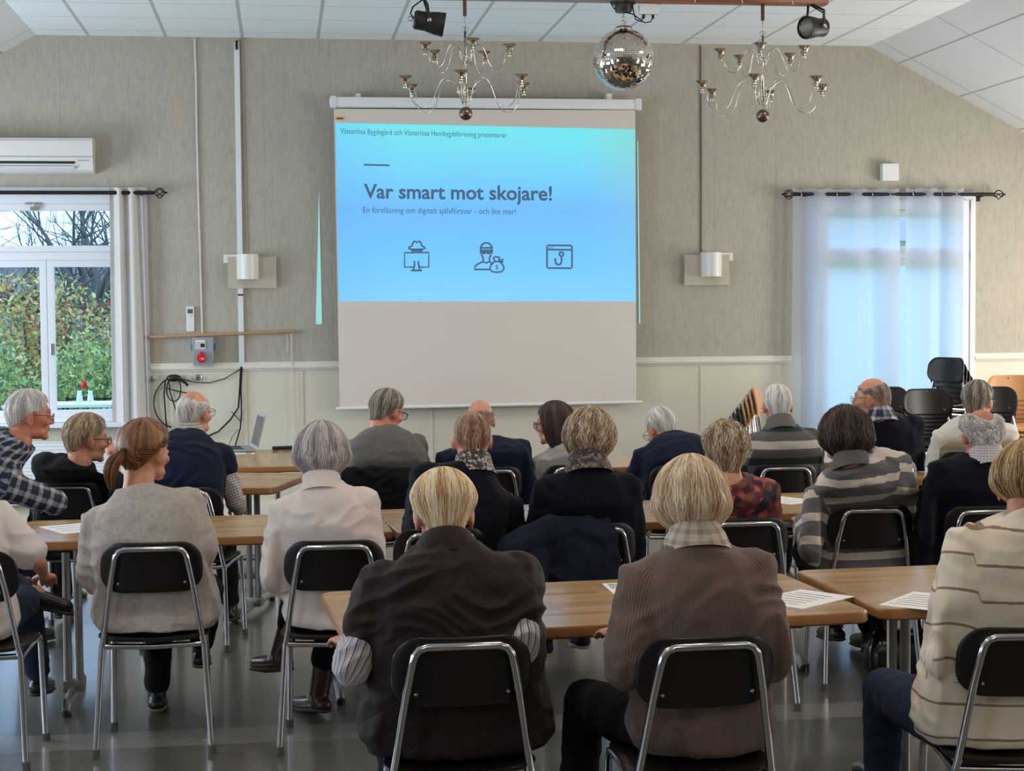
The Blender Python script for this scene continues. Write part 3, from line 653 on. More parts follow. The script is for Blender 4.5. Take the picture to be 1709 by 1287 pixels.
def make_hair(rec):
    st = rec['hair']; Hc = np.array(rec['Hc'][:]); Rh = np.array([list(q) for q in rec['Rh']]); near = rec['near']; th = st.get('thick', .011); seed = abs(hash(rec['label'])) % 1000 if False else len(rec['label'])*7+3
    g = np.random.default_rng(seed); nphi, nt = 56, 22
    ph = np.linspace(-pi, pi, nphi, endpoint=False)[:, None]; t = np.linspace(0 if 'bald' in st else .02, 1, nt)[None]; PH = np.broadcast_to(ph, (nphi, nt)); T = np.broadcast_to(t, (nphi, nt))
    lump = .0025*np.sin(PH*7+g.random()*6+T*5)+.002*np.sin(PH*13+T*9*g.random())
    bald = 'bald' in st; edge = (1-smoothstep(.72, 1.0, T))*(smoothstep(0, .45, T) if bald else 1)
    tp = 1 if st['kind'] in ('bob', 'long') else edge
    O = hair_pt(PH, T, th*tp*(.9)+lump*(1 if not bald else .4)+.001, st); I = hair_pt(PH, T, np.full_like(T, -.012), {**st, 'vol': 0 if st['kind'] == 'short' else st.get('vol', 0)})
    V = np.concatenate([O.reshape(-1, 3), I.reshape(-1, 3)]); F = []; n = nphi*nt
    for i in range(nphi):
        j = (i+1) % nphi
        for k in range(nt-1): F.append((i*nt+k, i*nt+k+1, j*nt+k+1, j*nt+k)); F.append((n+i*nt+k, n+j*nt+k, n+j*nt+k+1, n+i*nt+k+1))
        F.append((i*nt+nt-1, n+i*nt+nt-1, n+j*nt+nt-1, j*nt+nt-1)); F.append((i*nt, j*nt, n+j*nt, n+i*nt))
    rn = np.tile(np.repeat(.25+.5*g.random(nphi), nt), 2)
    if st.get('shell', True) is False: V = V[:0]; rn = rn[:0]; F = []
    verts = [V]; rnd = [rn]; faces = F
    # strands
    ns = st.get('n', 2400 if near else 1300); rad = st.get('r', .0011 if near else .0015); m = 9
    p0 = g.uniform(-pi, pi, ns); t0 = g.uniform(0.0, .8, ns)**(1.0); t0[: ns//3] = g.uniform(0, .25, ns//3); dt = g.uniform(*st.get('dt', (.25, .6)), ns); s = np.linspace(0, 1, m)
    T = np.minimum(t0[:, None]+dt[:, None]*s, (1.0+.03*g.random(ns)[:, None]) if st['kind'] != 'short' else (.93+.12*g.random(ns)[:, None])); cu = st.get('wave', .0)
    PHs = p0[:, None]+st.get('swirl', .0)*s+g.normal(0, .05, ns)[:, None]*s*2 + (cu*8)*np.sin(T*st.get('freq', 16)+g.uniform(0, 6, ns)[:, None]*1.0+p0[:, None]*3)
    sm = (1-.8*smoothstep(.72, 1.0, T)) if st['kind'] == 'short' else 1
    off = th*(.7+g.random(ns)[:, None]*.45)*sm + cu*.6*np.cos(T*st.get('freq', 16)*1.1+g.uniform(0, 6, ns)[:, None]) + .0015
    if bald or st.get('shell', True) is False: off = off*.75
    if bald: off = off*(.25+.75*smoothstep(0, .4, T))
    if st.get('curly'): off = off + st['curly']*(np.sin(T*23+p0[:, None]*5)*np.cos(p0[:, None]*9+T*11)+.4*g.normal(0, 1, (ns, 1)))
    if 'tie' in st:      # hair drawn back to a tie at the back of the head
        A = hair_pt(p0, np.full(ns, 1.0)*g.uniform(.55, 1, ns), np.full(ns, th), st); B = np.array(st['tie'])+g.normal(0, .008, (ns, 3)); an = A/np.linalg.norm(A, axis=1)[:, None]; bn = B/np.linalg.norm(B, axis=1)[:, None]
        om = np.arccos(np.clip((an*bn).sum(1), -1, 1))[:, None, None]; q = s[None, :, None]; D = (np.sin((1-q)*om)*an[:, None]+np.sin(q*om)*bn[:, None])/np.sin(om)
        rr = np.stack([np.full(ns, .0745), np.full(ns, .096), np.full(ns, .096)], -1)[:, None]+th*(.8+.5*g.random(ns)[:, None, None]); C = D*rr; C[..., 1] -= .008; C = C*1.01
    else: C = hair_pt(PHs, T, off, st)
    if st.get('fly'): C = C + (g.normal(0, 1, (ns, 1, 3))*st['fly'])*(s[None, :, None]**2)
    if 'tail' in st:
        nt_ = 420; a0 = g.uniform(0, 2*pi, nt_); r0 = .026*np.sqrt(g.random(nt_)); q = s[None, :]; prof = np.interp(s, [0, .25, .6, 1], [.35, 1.25, 1.25, .5])[None, :]; c0 = np.array(st['tie']); ex = np.array(st['tail'])
        sag = np.array([0, -.045, .02])
        Cx = c0 + q[..., None]*ex + (np.sin(pi*q*.8)[..., None])*sag; Cx = np.broadcast_to(Cx, (nt_, m, 3)).copy(); rr = r0[:, None]*prof; Cx[..., 0] += np.cos(a0)[:, None]*rr; Cx[..., 1] += np.sin(a0)[:, None]*rr*.8; C = np.concatenate([C, Cx])
        ns += nt_
    tang = np.gradient(C, axis=1); tang /= np.linalg.norm(tang, axis=2)[..., None]+1e-9; out = C/(np.linalg.norm(C, axis=2)[..., None]+1e-9); side = np.cross(tang, out); side /= np.linalg.norm(side, axis=2)[..., None]+1e-9
    tap = (rad*np.interp(s, [0, .15, .7, 1], [.5, 1, 1, .3]))[None, :, None]
    R3 = np.stack([C+side*tap*1.3, C-side*tap*1.3, C+out*tap*.9], 2)     # ns,m,3,3
    base = len(V); verts.append(R3.reshape(-1, 3)); rs_ = np.clip(g.normal(.5, .25, ns)+.25*np.sin(np.concatenate([p0, np.zeros(ns-len(p0))])*9), 0, 1); rnd.append(np.repeat(rs_, m*3))
    idx = np.arange(ns)[:, None, None]*m*3+np.arange(m-1)[None, :, None]*3+np.arange(3)[None, None]+base; nx = np.array([1, 2, 0]); idn = np.arange(ns)[:, None, None]*m*3+np.arange(m-1)[None, :, None]*3+nx[None, None]+base
    Q = np.stack([idx, idn, idn+3, idx+3], -1).reshape(-1, 4)
    V = np.concatenate(verts); V = V@Rh.T + Hc
    me = bpy.data.meshes.new('hair'); F = np.concatenate([np.array(faces), Q]) if len(faces) else Q; me.vertices.add(len(V)); me.vertices.foreach_set('co', V.astype(np.float32).ravel()); me.loops.add(len(F)*4); me.loops.foreach_set('vertex_index', F.astype(np.int32).ravel()); me.polygons.add(len(F)); me.polygons.foreach_set('loop_start', np.arange(0, len(F)*4, 4, dtype=np.int32)); me.polygons.foreach_set('use_smooth', [True]*len(F)); me.update(calc_edges=True)
    at = me.attributes.new('rnd', 'FLOAT', 'POINT'); at.data.foreach_set('value', np.concatenate(rnd).astype(np.float32)); return me
def hair_mat(name, dark, mid, light, rough=.45):
    t = NT(name); a = t.attr('rnd').outputs['Fac']; n = t.noise(t.coord(), 14, 3); f = t.math('ADD', t.math('MULTIPLY', a, .75), t.math('MULTIPLY', n, .3))
    n2 = t.noise(t.mapv(t.coord(), (260, 260, 30)), 1, 3); f = t.math('ADD', f, t.math('MULTIPLY', t.math('SUBTRACT', n2, .5), .6))
    t.set(Base_Color=t.ramp(f, [(.12, S(dark)), (.48, S(mid)), (.85, S(light))]), Roughness=rough); t.bump(n2, .5, .003); M[name] = t.m
hair_mat('hair_blondwhite', (194, 146, 98), (244, 212, 164), (255, 242, 214)); hair_mat('hair_blond', (176, 134, 98), (236, 204, 164), (254, 240, 218)); hair_mat('hair_silver', (140, 128, 130), (194, 182, 182), (228, 220, 218))
hair_mat('hair_auburn', (58, 34, 20), (110, 66, 34), (176, 122, 70)); hair_mat('hair_brown', (34, 22, 18), (62, 40, 32), (96, 66, 50)); hair_mat('hair_darkbrown', (28, 20, 18), (58, 42, 36), (100, 78, 64))
hair_mat('hair_white', (166, 156, 148), (214, 206, 198), (238, 236, 232)); hair_mat('hair_grey', (74, 66, 58), (126, 114, 100), (190, 180, 164)); hair_mat('hair_sandgrey', (104, 80, 62), (178, 150, 122), (228, 208, 180)); hair_mat('hair_copper', (104, 66, 46), (160, 116, 90), (206, 176, 152)); hair_mat('hair_streak', (92, 64, 36), (166, 130, 84), (222, 194, 146))
def skin_mat(name, c, c2):
    t = NT(name); co = t.coord(); n = t.noise(co, 26, 4); n2 = t.noise(co, 160, 2)
    t.set(Base_Color=t.mix(t.ramp(n, [(.35, (0, 0, 0)), (.68, (1, 1, 1))]), S(c), S(c2)), Roughness=.5, Subsurface_Weight=.12, Subsurface_Radius=(.01, .004, .002)); t.b.inputs['Subsurface Scale'].default_value = 1
    t.bump(n2, .12, .002); M[name] = t.m
skin_mat('skin', (206, 150, 120), (190, 122, 96)); skin_mat('skin_ruddy', (200, 136, 108), (184, 104, 84)); skin_mat('skin_bald', (208, 152, 124), (196, 128, 104))
def striped(name, stops, period, rough=.9, off=0., horiz=True, bumpy=.3):
    t = NT(name); a = t.sep(t.attr('pat').outputs['Vector']); co = t.coord(); n = t.noise(co, 240, 2); v = a[1] if horiz else a[0]; t.b.inputs['Specular IOR Level'].default_value = .15
    v = t.math('ADD', v, t.math('MULTIPLY', t.noise(co, 5, 2), .008)); f = t.math('FRACT', t.math('DIVIDE', t.math('ADD', v, off+4*period), period))
    c = t.ramp(f, [(p, S(q)) for p, q in stops], True); t.set(Base_Color=t.mix(t.math('MULTIPLY', n, .45), c, tuple([.5*x for x in S(stops[0][1])])), Roughness=rough, Sheen_Weight=.2); t.bump(n, bumpy, .003); M[name] = t.m; return t
def fab(name, *a, **k): M[name] = fabric(name, *a, **k)
fab('cloth_black', (24, 24, 28), var=.1); fab('cloth_navy', (20, 27, 50), var=.2); fab('cloth_navy_soft', (26, 33, 56), var=.2); fab('cloth_ink', (15, 18, 32), var=.15); fab('cloth_denim', (36, 50, 78), var=.2, bump=.5); fab('cloth_darktrouser', (30, 34, 48), var=.15)
fab('cloth_greymarl', (176, 164, 154), var=.22, ns=60, c2=(200, 188, 178), sc=160, bump=.6); fab('cloth_white', (242, 226, 218), var=.05, bump=.4); fab('cloth_shirtwhite', (238, 226, 220), var=.04, sc=140); fab('cloth_greyknit', (104, 100, 96), var=.08); fab('cloth_cardigan', (222, 220, 212), var=.05, bump=.3)
fab('cloth_taupe', (116, 94, 84), var=.1, c2=(128, 106, 94), rib=.0065, bump=.35, fuzz=.35); fab('cloth_blacktop', (36, 36, 40), var=.1); fab('cloth_greytop', (176, 170, 168), var=.05)
striped('cloth_stripejumper', [(0, (112, 108, 110)), (.64, (236, 222, 206))], .105, off=.02)
striped('cloth_polo', [(0, (74, 74, 72)), (.10, (98, 94, 88)), (.26, (30, 36, 34)), (.40, (104, 100, 96)), (.56, (196, 186, 176)), (.70, (96, 92, 90)), (.86, (40, 48, 58))], .31, off=.005)
striped('cloth_creamstripe', [(0, (248, 232, 208)), (.92, (140, 112, 92))], .10, off=.03)
t = striped('cloth_shirtstripe', [(0, (206, 200, 200)), (.42, (60, 62, 88)), (.62, (206, 200, 200)), (.80, (128, 60, 70)), (.88, (206, 200, 200))], .022, horiz=False)
def checked(name, c0, c1, per, w, rough=.85, c2=None):
    t = NT(name); a = t.sep(t.attr('pat').outputs['Vector']); n = t.noise(t.coord(), 240, 2)
    def ln(v, per, w, o=0): return t.math('LESS_THAN', t.math('FRACT', t.math('DIVIDE', t.math('ADD', v, 4+o), per)), w)
    x = ln(a[0], per, w); y = ln(a[1], per, w); c = t.mix(t.math('MULTIPLY', t.math('ADD', x, y), .5), S(c0), S(c1))
    if c2: z = t.math('MAXIMUM', ln(a[0], per, .06, per*.5), ln(a[1], per, .06, per*.5)); c = t.mix(t.math('MULTIPLY', z, .8), c, S(c2))
    t.set(Base_Color=t.mix(t.math('MULTIPLY', n, .3), c, tuple(.5*q for q in S(c0))), Roughness=rough); t.bump(n, .25, .002); M[name] = t.m
checked('cloth_plaid', (34, 42, 68), (190, 184, 190), .058, .34, c2=(16, 20, 36)); checked('cloth_finecheck', (204, 196, 190), (70, 42, 44), .014, .34); checked('cloth_pinkcheck', (220, 212, 214), (110, 90, 124), .011, .3); checked('cloth_beigecheck', (206, 192, 176), (150, 132, 118), .03, .4)
def floral(name, cols, sc):
    t = NT(name); co = t.coord(); w = t.noise(co, 7, 3); m = t.new('ShaderNodeVectorMath', operation='ADD'); t.inp(m.inputs[0], co); v2 = t.new('ShaderNodeCombineXYZ'); t.inp(v2.inputs[0], t.math('MULTIPLY', w, .09)); t.inp(v2.inputs[2], t.math('MULTIPLY', w, .07)); t.inp(m.inputs[1], v2.outputs[0])
    vr = t.new('ShaderNodeTexVoronoi'); t.inp(vr.inputs['Vector'], m.outputs[0]); vr.inputs['Scale'].default_value = sc; g = t.sep(vr.outputs['Color']); n = len(cols)
    c = t.ramp(g[0], [(i/n, S(q)) for i, q in enumerate(cols)], True); d = t.math('MULTIPLY', vr.outputs['Distance'], .6); c = t.mix(d, c, S(cols[0])); t.set(Base_Color=c, Roughness=.7); t.bump(t.noise(co, 200, 2), .3, .002); M[name] = t.m
floral('cloth_floralred', [(44, 24, 34), (120, 36, 44), (70, 28, 46), (196, 76, 68), (40, 30, 44), (128, 76, 52), (196, 96, 80), (40, 26, 34), (120, 40, 46)], 30); floral('cloth_floralcollar', [(52, 42, 46), (214, 204, 196), (60, 48, 50), (200, 186, 176), (96, 80, 74)], 95); floral('cloth_scarf', [(46, 42, 54), (110, 92, 74), (36, 34, 44), (146, 126, 96), (76, 60, 62)], 75)
def quilt(name, c):
    t = NT(name); a = t.sep(t.attr('pat').outputs['Vector']); n = t.noise(t.coord(), 9, 4); n1 = t.noise(t.coord(), 200, 2)
    u = t.math('DIVIDE', t.math('ADD', t.math('ADD', a[0], a[1]), 4), .085); v = t.math('DIVIDE', t.math('ADD', t.math('SUBTRACT', a[0], a[1]), 4), .085)
    s1 = t.math('POWER', t.math('ABSOLUTE', t.math('SINE', t.math('MULTIPLY', u, pi))), .35); s2 = t.math('POWER', t.math('ABSOLUTE', t.math('SINE', t.math('MULTIPLY', v, pi))), .35); h = t.math('ADD', t.math('MULTIPLY', s1, s2), t.math('MULTIPLY', n, .35))
    t.set(Base_Color=t.mix(n, tuple(.8*q for q in S(c)), tuple(1.25*q for q in S(c))), Roughness=.72, Sheen_Weight=.04); t.b.inputs['Specular IOR Level'].default_value = .2; t.bump(t.math('ADD', h, t.math('MULTIPLY', n1, .08)), .55, .005); M[name] = t.m
quilt('cloth_quilt', (41, 30, 29))
M['shoe_black'] = plain('black_leather', (26, 22, 22), .35, 0, .2, 40); M['shoe_brown'] = plain('brown_leather', (58, 34, 30), .28, 0, .2, 30); M['shoe_blue'] = plain('dark_blue_canvas', (30, 36, 50), .7)
M['sole'] = plain('shoe_sole', (60, 50, 42), .7); M['sole_white'] = plain('white_shoe_sole', (200, 196, 188), .6); M['sole_tan'] = plain('tan_shoe_sole', (130, 106, 84), .6)
def lens_mat():
    t = NT('spectacle_lens'); tr = t.new('ShaderNodeBsdfTransparent'); tr.inputs[0].default_value = (.93, .95, .97, 1); gl = t.new('ShaderNodeBsdfGlossy'); gl.inputs['Roughness'].default_value = .05; mx = t.new('ShaderNodeMixShader'); mx.inputs[0].default_value = .12
    t.l.new(tr.outputs[0], mx.inputs[1]); t.l.new(gl.outputs[0], mx.inputs[2]); t.l.new(mx.outputs[0], t.out.inputs[0]); M['lens'] = t.m
lens_mat(); M['eyewhite'] = plain('eye', (226, 220, 214), .2, 0, .02); M['goldwire'] = plain('dark_wire', (60, 46, 44), .3, .6)
def make_glasses(rec, root, off):
    Hc, Rh = rec['Hc'], rec['Rh']; P = lambda x, y, z: Hc + Rh @ Vector((x, y, z)); mb = MB(); kind = rec['glasses']; r = .0022 if kind == 'dark' else .0014; lenses = MB()
    for s in (-1, 1):
        ring = []
        for k in range(17):
            a = 2*pi*k/16; e = .72; cx = math.copysign(abs(math.cos(a))**e, math.cos(a)); cz = math.copysign(abs(math.sin(a))**e, math.sin(a)); ring.append(P(s*.034+.026*cx, .110-.007*abs(s*.034+.026*cx)/.06, -.016+.019*cz))
        mb.tube(ring, r, 6); lenses.add([P(s*.034, .1085, -.016)]+ring[:-1], [(0, 1+k, 1+(k+1) % 16) for k in range(16)])
        mb.tube([P(s*.060, .103, -.008), P(s*.072, .096, -.007), P(s*.079, .045, -.008), P(s*.080, .0, -.010), P(s*.081, -.02, -.028)], r, 6)
    mb.tube([P(-.009, .110, -.012), P(0, .112, -.009), P(.009, .110, -.012)], r, 6)
    g = mb.build('glasses', M['iron'] if kind == 'dark' else M['goldwire'], root, .9, off=off); lenses.build('lens', M['lens'], g, off=off)
def finish_people():
    dg = bpy.context.evaluated_depsgraph_get(); dg.update()
    def bake(o):
        me = bpy.data.meshes.new_from_object(o.evaluated_get(dg)); return me
    for r in PEOPLE:
        r['me'] = bake(r['root']); r['kids'] = [(k[0], bake(k[1]), k[2], k[3], k[4], k[1]) for k in r['kids']]
    for i, r in enumerate(PEOPLE):
        bpy.data.objects.remove(r['root']); [bpy.data.objects.remove(k[5]) for k in r['kids']]
        off = Vector((r['H'].x, r['H'].y, 0)); T = Matrix.Translation(-off); me = r['me']; me.name = 'person'; sit(me, r['chair'], .034); me.transform(T); shade(me); root = link('person', me, M[r['skin']]); root.location = off; tag(root, r['label'], 'person')
        ks = []
        for (nm, m, mt, pat, wr, _) in r['kids']:
            if pat: n = len(m.vertices); V = np.empty(n*3, np.float32); m.vertices.foreach_get('co', V); pat_attr(m, V.reshape(-1, 3).astype(float), r['spn'], r['arms'])
            if wr: wrinkle(m, wr, 9, i+1)
            if nm != 'shoe': sit(m, r['chair'], .024 if nm == 'trousers' else (.018 if nm == 'shirt' and mt == 'cloth_shirtstripe' else .011))
            m.transform(T); shade(m); ks.append(link(nm, m, M[mt], root))
        for (j, so) in r.get('soles', []): so.build('shoe_sole', M[r.get('sole', 'sole')], ks[j], True, off=off)
        if r['hair']: 
            m = make_hair(r); m.transform(T); h = link('hair', m, M[r['hair']['mat']], root)
            if 'tail' in r['hair']:
                Hc, Rh = r['Hc'], r['Rh']; c = Hc + Rh @ Vector(r['hair']['tie']); mb = MB(); mb.lathe([(.012, -.006), (.019, -.004), (.021, 0), (.019, .004), (.012, .006)], c, 14, Rh @ Euler((1.2, 0, 0)).to_matrix()); mb.build('hair_tie', M['blackpl'], h, True, off=off)
        Hc, Rh = r['Hc'], r['Rh']
        for s in (-1, 1): MB().ell(Hc+Rh @ Vector((s*.031, .0795, -.014)), (.0115, .0115, .0105), Rh, 12, 8).build('eye', M['eyewhite'], root, True, off=off)
        if r['glasses']: make_glasses(r, root, off)
        if r['collar']:
            nm, mt, h, flare, open_ = r['collar']; N = r['N']; up = (r['Hc']+r['Rh'] @ Vector((0, -.034, -.08))-N).normalized(); up = (up+Vector((0, 0, .4))).normalized(); x = Vector((1, 0, 0)); x = (x-up*x.dot(up)).normalized(); y = up.cross(x); rings = []; nn = 28
            for (q, dr) in ((-.050, flare+.016), (-.028, flare+.010), (0, flare), (h*.6, .006), (h, .002), (h+.003, -.004), (h*.6, -.006), (-.05, .004)):
                rings.append([N + up*(q+.020-.012*math.sin(2*pi*k/nn)) + x*math.cos(2*pi*k/nn)*(.069+dr) + y*math.sin(2*pi*k/nn)*(.069+dr) for k in range(nn)])
            mb = MB(); mb.loft(rings, False); m = mb.mesh('collar'); V = np.array(mb.v); a = m.attributes.new('pat', 'FLOAT_VECTOR', 'POINT'); rel = V-np.array(N[:]); a.data.foreach_set('vector', np.stack([np.arctan2(rel[:, 0], rel[:, 1])*.07, V[:, 2], V[:, 0]*0], 1).astype(np.float32).ravel()); m.transform(T); shade(m); link(nm, m, M[mt], root)
V3 = Vector; d2r = math.radians
BALD_TOP = ([0, 40, 70, 100, 135, 180], [56, 60, 66, 62, 52, 44]); BALD_ALL = ([0, 50, 90, 130, 180], [56, 80, 78, 74, 72])
def HS(mat, **k): return dict(kind='short', mat=mat, **k)
person('man in a dark brown quilted vest over a striped shirt, bowing his blond-white head', (740, 850, 4.84), (.47, 4.68), hpitch=d2r(26), sw=.245, girth=1.22, hunch=.06, top=('vest', 'cloth_quilt'), vest=('shirt', 'cloth_shirtstripe', .50), ease=.014, neck=-.01,
    elbow={-1: onD(614, 1048, 4.66), 1: onD(866, 1044, 4.66)}, wrist={-1: onD(586, 1066, 4.92), 1: onD(842, 1052, 4.95)}, hand_dir={-1: V3((-.3, .95, 0))}, hair=HS('hair_blondwhite', vol=.012, thick=.014, nape=.04, n=3200),
    glasses='wire', near=True, skin='skin_ruddy', trousers='cloth_darktrouser', wr=.011, collar=('collar', 'cloth_quilt', .022, .018, 0))
person('woman with a blonde bob in a taupe ribbed cardigan over a checked collar', (1153, 826, 4.74), (1.15, 4.56), hyaw=d2r(-6), hpitch=d2r(12), sw=.212, girth=1.02, hunch=.05, top=('cardigan', 'cloth_taupe'), ease=.014, shyaw=d2r(0),
    elbow={-1: onD(1052, 1092, 4.58), 1: onD(1283, 1105, 4.56)}, wrist={-1: onD(1034, 1036, 4.97), 1: onD(1262, 1085, 4.9)}, hand_dir={-1: V3((-.25, .95, .1))}, hair=dict(kind='bob', mat='hair_blond', len=.105, vol=.019, thick=.009, curl=.42, puff=.12, n=3600, wave=.004, freq=9, fly=.003),
    near=True, trousers='cloth_black', legs={-1: dict(knee=V3((.90, 4.95, .50)), ankle=V3((.86, 4.98, .10)))}, collar=('collar', 'cloth_beigecheck', .026, .016, 0), wr=.010)
person('woman with short highlighted hair in a cream jumper with brown stripes, at the right edge', (1716, 800, 4.75), (1.98, 4.52), yaw=d2r(-4), hyaw=d2r(-25), hpitch=d2r(14), sw=.215, girth=1.05, hunch=.04, top=('jumper', 'cloth_creamstripe'), ease=.012,
    elbow={-1: onD(1592, 1100, 4.62)}, wrist={-1: onD(1560, 1105, 4.9)}, hair=dict(kind='bob', mat='hair_streak', len=.07, vol=.02, thick=.010, curl=.45, puff=.04, n=2800), near=True, trousers='cloth_denim', legs={-1: dict(knee=V3((1.84, 4.92, .50)), ankle=V3((1.84, 4.98, .10)))}, collar=('collar', 'cloth_creamstripe', .014, .004, 0), wr=.010)
person('person in a short-sleeved white shirt, cut by the left edge, one leg crossed over', (-72, 772, 6.55), (-1.24, 6.54), yaw=d2r(-12), sw=.225, girth=1.12, hunch=.06, top=('shirt', 'cloth_shirtwhite'), short=True, near=True, ease=.010,
    elbow={1: onD(48, 922, 6.42)}, wrist={1: onD(74, 960, 6.58)}, slope=.01, hair=HS('hair_white'), trousers='cloth_denim', legs={-1: dict(knee=V3((-1.45, 6.92, .60)), ankle=onD(118, 980, 6.86), toe=V3((.8, -.25, -.1)).normalized()), 1: dict(knee=V3((-1.05, 6.92, .52)), ankle=onD(68, 1152, 7.05), toe=V3((.1, 1, 0)))}, wr=.009)
person('woman with an auburn ponytail in a short-sleeved grey jumper', (243, 748, 6.62), (-.50, 6.63), hyaw=d2r(-38), hpitch=d2r(4), sw=.232, girth=1.14, hunch=.04, neck=.03, top=('jumper', 'cloth_greymarl'), short=True, near=True, ease=.012,
    elbow={-1: onD(160, 935, 6.52), 1: onD(338, 925, 6.52)}, wrist={-1: onD(160, 968, 6.8), 1: onD(338, 955, 6.8)}, hair=dict(kind='short', mat='hair_auburn', thick=.018, vol=.012, tie=(0, -.126, -.004), tail=(-.02, -.012, -.165), n=2800, wave=.0),
    trousers='cloth_black', legs={-1: dict(knee=V3((-.52, 7.03, .50)), ankle=onD(262, 1158, 7.0)), 1: dict(knee=V3((-.32, 7.05, .53)), ankle=onD(335, 1085, 7.05))}, wr=.009)
person('woman with a silver bob in a white long-sleeved jumper', (537, 752, 6.55), (.18, 6.56), hyaw=d2r(-6), hpitch=d2r(6), sw=.208, girth=.98, hunch=.035, top=('jumper', 'cloth_white'), near=True, ease=.011,
    elbow={-1: onD(462, 950, 6.42), 1: onD(618, 945, 6.5)}, wrist={-1: onD(482, 985, 6.72)}, hair=dict(kind='bob', mat='hair_silver', len=.092, vol=.024, thick=.011, curl=.38, puff=.08, n=3000, wave=.003, freq=8), trousers='cloth_black', boots=True, shoe='shoe_brown',
    legs={1: dict(knee=V3((.20, 6.98, .50)), ankle=onD(532, 1160, 6.98), toe=V3((-.5, .8, 0))), -1: dict(knee=V3((.05, 6.96, .50)), ankle=onD(468, 1092, 7.0), toe=V3((-.6, .8, 0)))}, collar=('collar', 'cloth_white', .022, .004, 0), wr=.009)
person('man with cropped copper-grey hair and a floral collar over a black pullover', (787, 727, 6.98), (.66, 6.82), yaw=0, sw=.232, girth=1.02, hunch=.03, top=('pullover', 'cloth_ink'), ease=.010,
    hair=HS('hair_copper', thick=.005, vol=.0, n=5200, r=.0010, shell=False, dt=(.07, .16)), nk=1.08, skin='skin_ruddy', collar=('collar', 'cloth_floralcollar', .04, .012, 0), wr=.009)
person('woman with wavy blonde-grey hair, glasses and a patterned scarf over a navy pullover', (985, 727, 6.95), (1.24, 6.84), hyaw=d2r(-28), hpitch=d2r(12), sw=.215, girth=1.03, hunch=.04, top=('pullover', 'cloth_ink'), ease=.012,
    hair=dict(kind='bob', mat='hair_sandgrey', len=.12, vol=.016, thick=.012, curl=.62, puff=.02, wave=.012, freq=17, curly=.003, n=2600), glasses='dark', collar=('scarf', 'cloth_scarf', .052, .020, 0), trousers='cloth_darktrouser', shoe='shoe_blue', legs={-1: dict(ankle=onD(912, 1098, 7.72)), 1: dict(ankle=onD(960, 1090, 7.8))}, wr=.009)
person('woman with short wavy grey-blonde hair in a red floral top', (1211, 750, 7.05), (1.90, 6.92), hyaw=d2r(-8), hpitch=d2r(5), sw=.20, girth=1.08, hunch=.04, top=('blouse', 'cloth_floralred'), ease=.012, elbow={-1: onD(1158, 850, 7.1)}, wrist={-1: onD(1165, 800, 7.3)},
    hair=HS('hair_sandgrey', thick=.016, vol=.010, wave=.012, freq=16, nape=.045, curly=.004, n=2600), wr=.009)
person('woman with dark brown hair in a grey and cream striped jumper', (1409, 722, 7.36), (2.62, 7.24), yaw=d2r(4), hyaw=d2r(14), hpitch=d2r(8), hroll=d2r(4), sw=.235, girth=1.16, hunch=.05, top=('jumper', 'cloth_stripejumper'), ease=.016,
    elbow={-1: onD(1362, 905, 7.3), 1: onD(1490, 900, 7.32)}, wrist={-1: onD(1338, 868, 7.55)}, hair=dict(kind='bob', mat='hair_darkbrown', len=.118, vol=.026, thick=.013, curl=.55, puff=.10, n=2600, wave=.007, freq=13, curly=.002), collar=('collar', 'cloth_greyknit', .030, .008, 0), trousers='cloth_black',
    legs={-1: dict(ankle=onD(1402, 1062, 8.1)), 1: dict(ankle=onD(1452, 1066, 8.1))}, wr=.009)
person('man with curly grey hair around a bald crown in a dark navy pullover', (1637, 720, 7.42), (2.98, 7.12), yaw=d2r(6), hyaw=d2r(-3), hpitch=d2r(10), sw=.235, girth=1.14, hunch=.05, top=('pullover', 'cloth_ink'), ease=.014, skin='skin_ruddy', shyaw=d2r(-2),
    elbow={-1: onD(1560, 890, 7.3)}, wrist={-1: onD(1555, 868, 7.55)}, hair=HS('hair_white', thick=.015, vol=.006, wave=.014, freq=17, nape=.035, curly=.005, bald=([0, 60, 110, 140, 160, 180], [50, 46, 42, 52, 64, 70]), n=3000), collar=('collar', 'cloth_pinkcheck', .038, .012, 0), wr=.009)
person('man in a navy and white plaid shirt at the left window, face turned right', (50, 688, 8.0), (-1.62, 8.28), yaw=d2r(-28), hyaw=d2r(-72), hpitch=d2r(6), sw=.225, girth=1.1, hunch=.10, top=('shirt', 'cloth_plaid'), ease=.010, skin='skin_ruddy', near=True,
    elbow={1: onD(66, 830, 7.95)}, wrist={1: onD(84, 842, 8.2)}, hair=HS('hair_white', thick=.011, vol=.006, nape=.02), glasses='wire', trousers='cloth_denim', wr=.008)
person('woman with short blonde-grey hair and glasses in a short-sleeved black top', (146, 728, 8.5), (-1.14, 8.78), yaw=d2r(-10), hyaw=d2r(-62), hpitch=d2r(6), sw=.205, girth=1.05, hunch=.06, top=('top', 'cloth_blacktop'), short=True, ease=.010, wrist={1: onD(185, 758, 8.8)}, elbow={1: onD(192, 805, 8.7)},
    hair=HS('hair_sandgrey', thick=.014, vol=.012, wave=.005, nape=.03), glasses='dark', near=True, wr=.008)
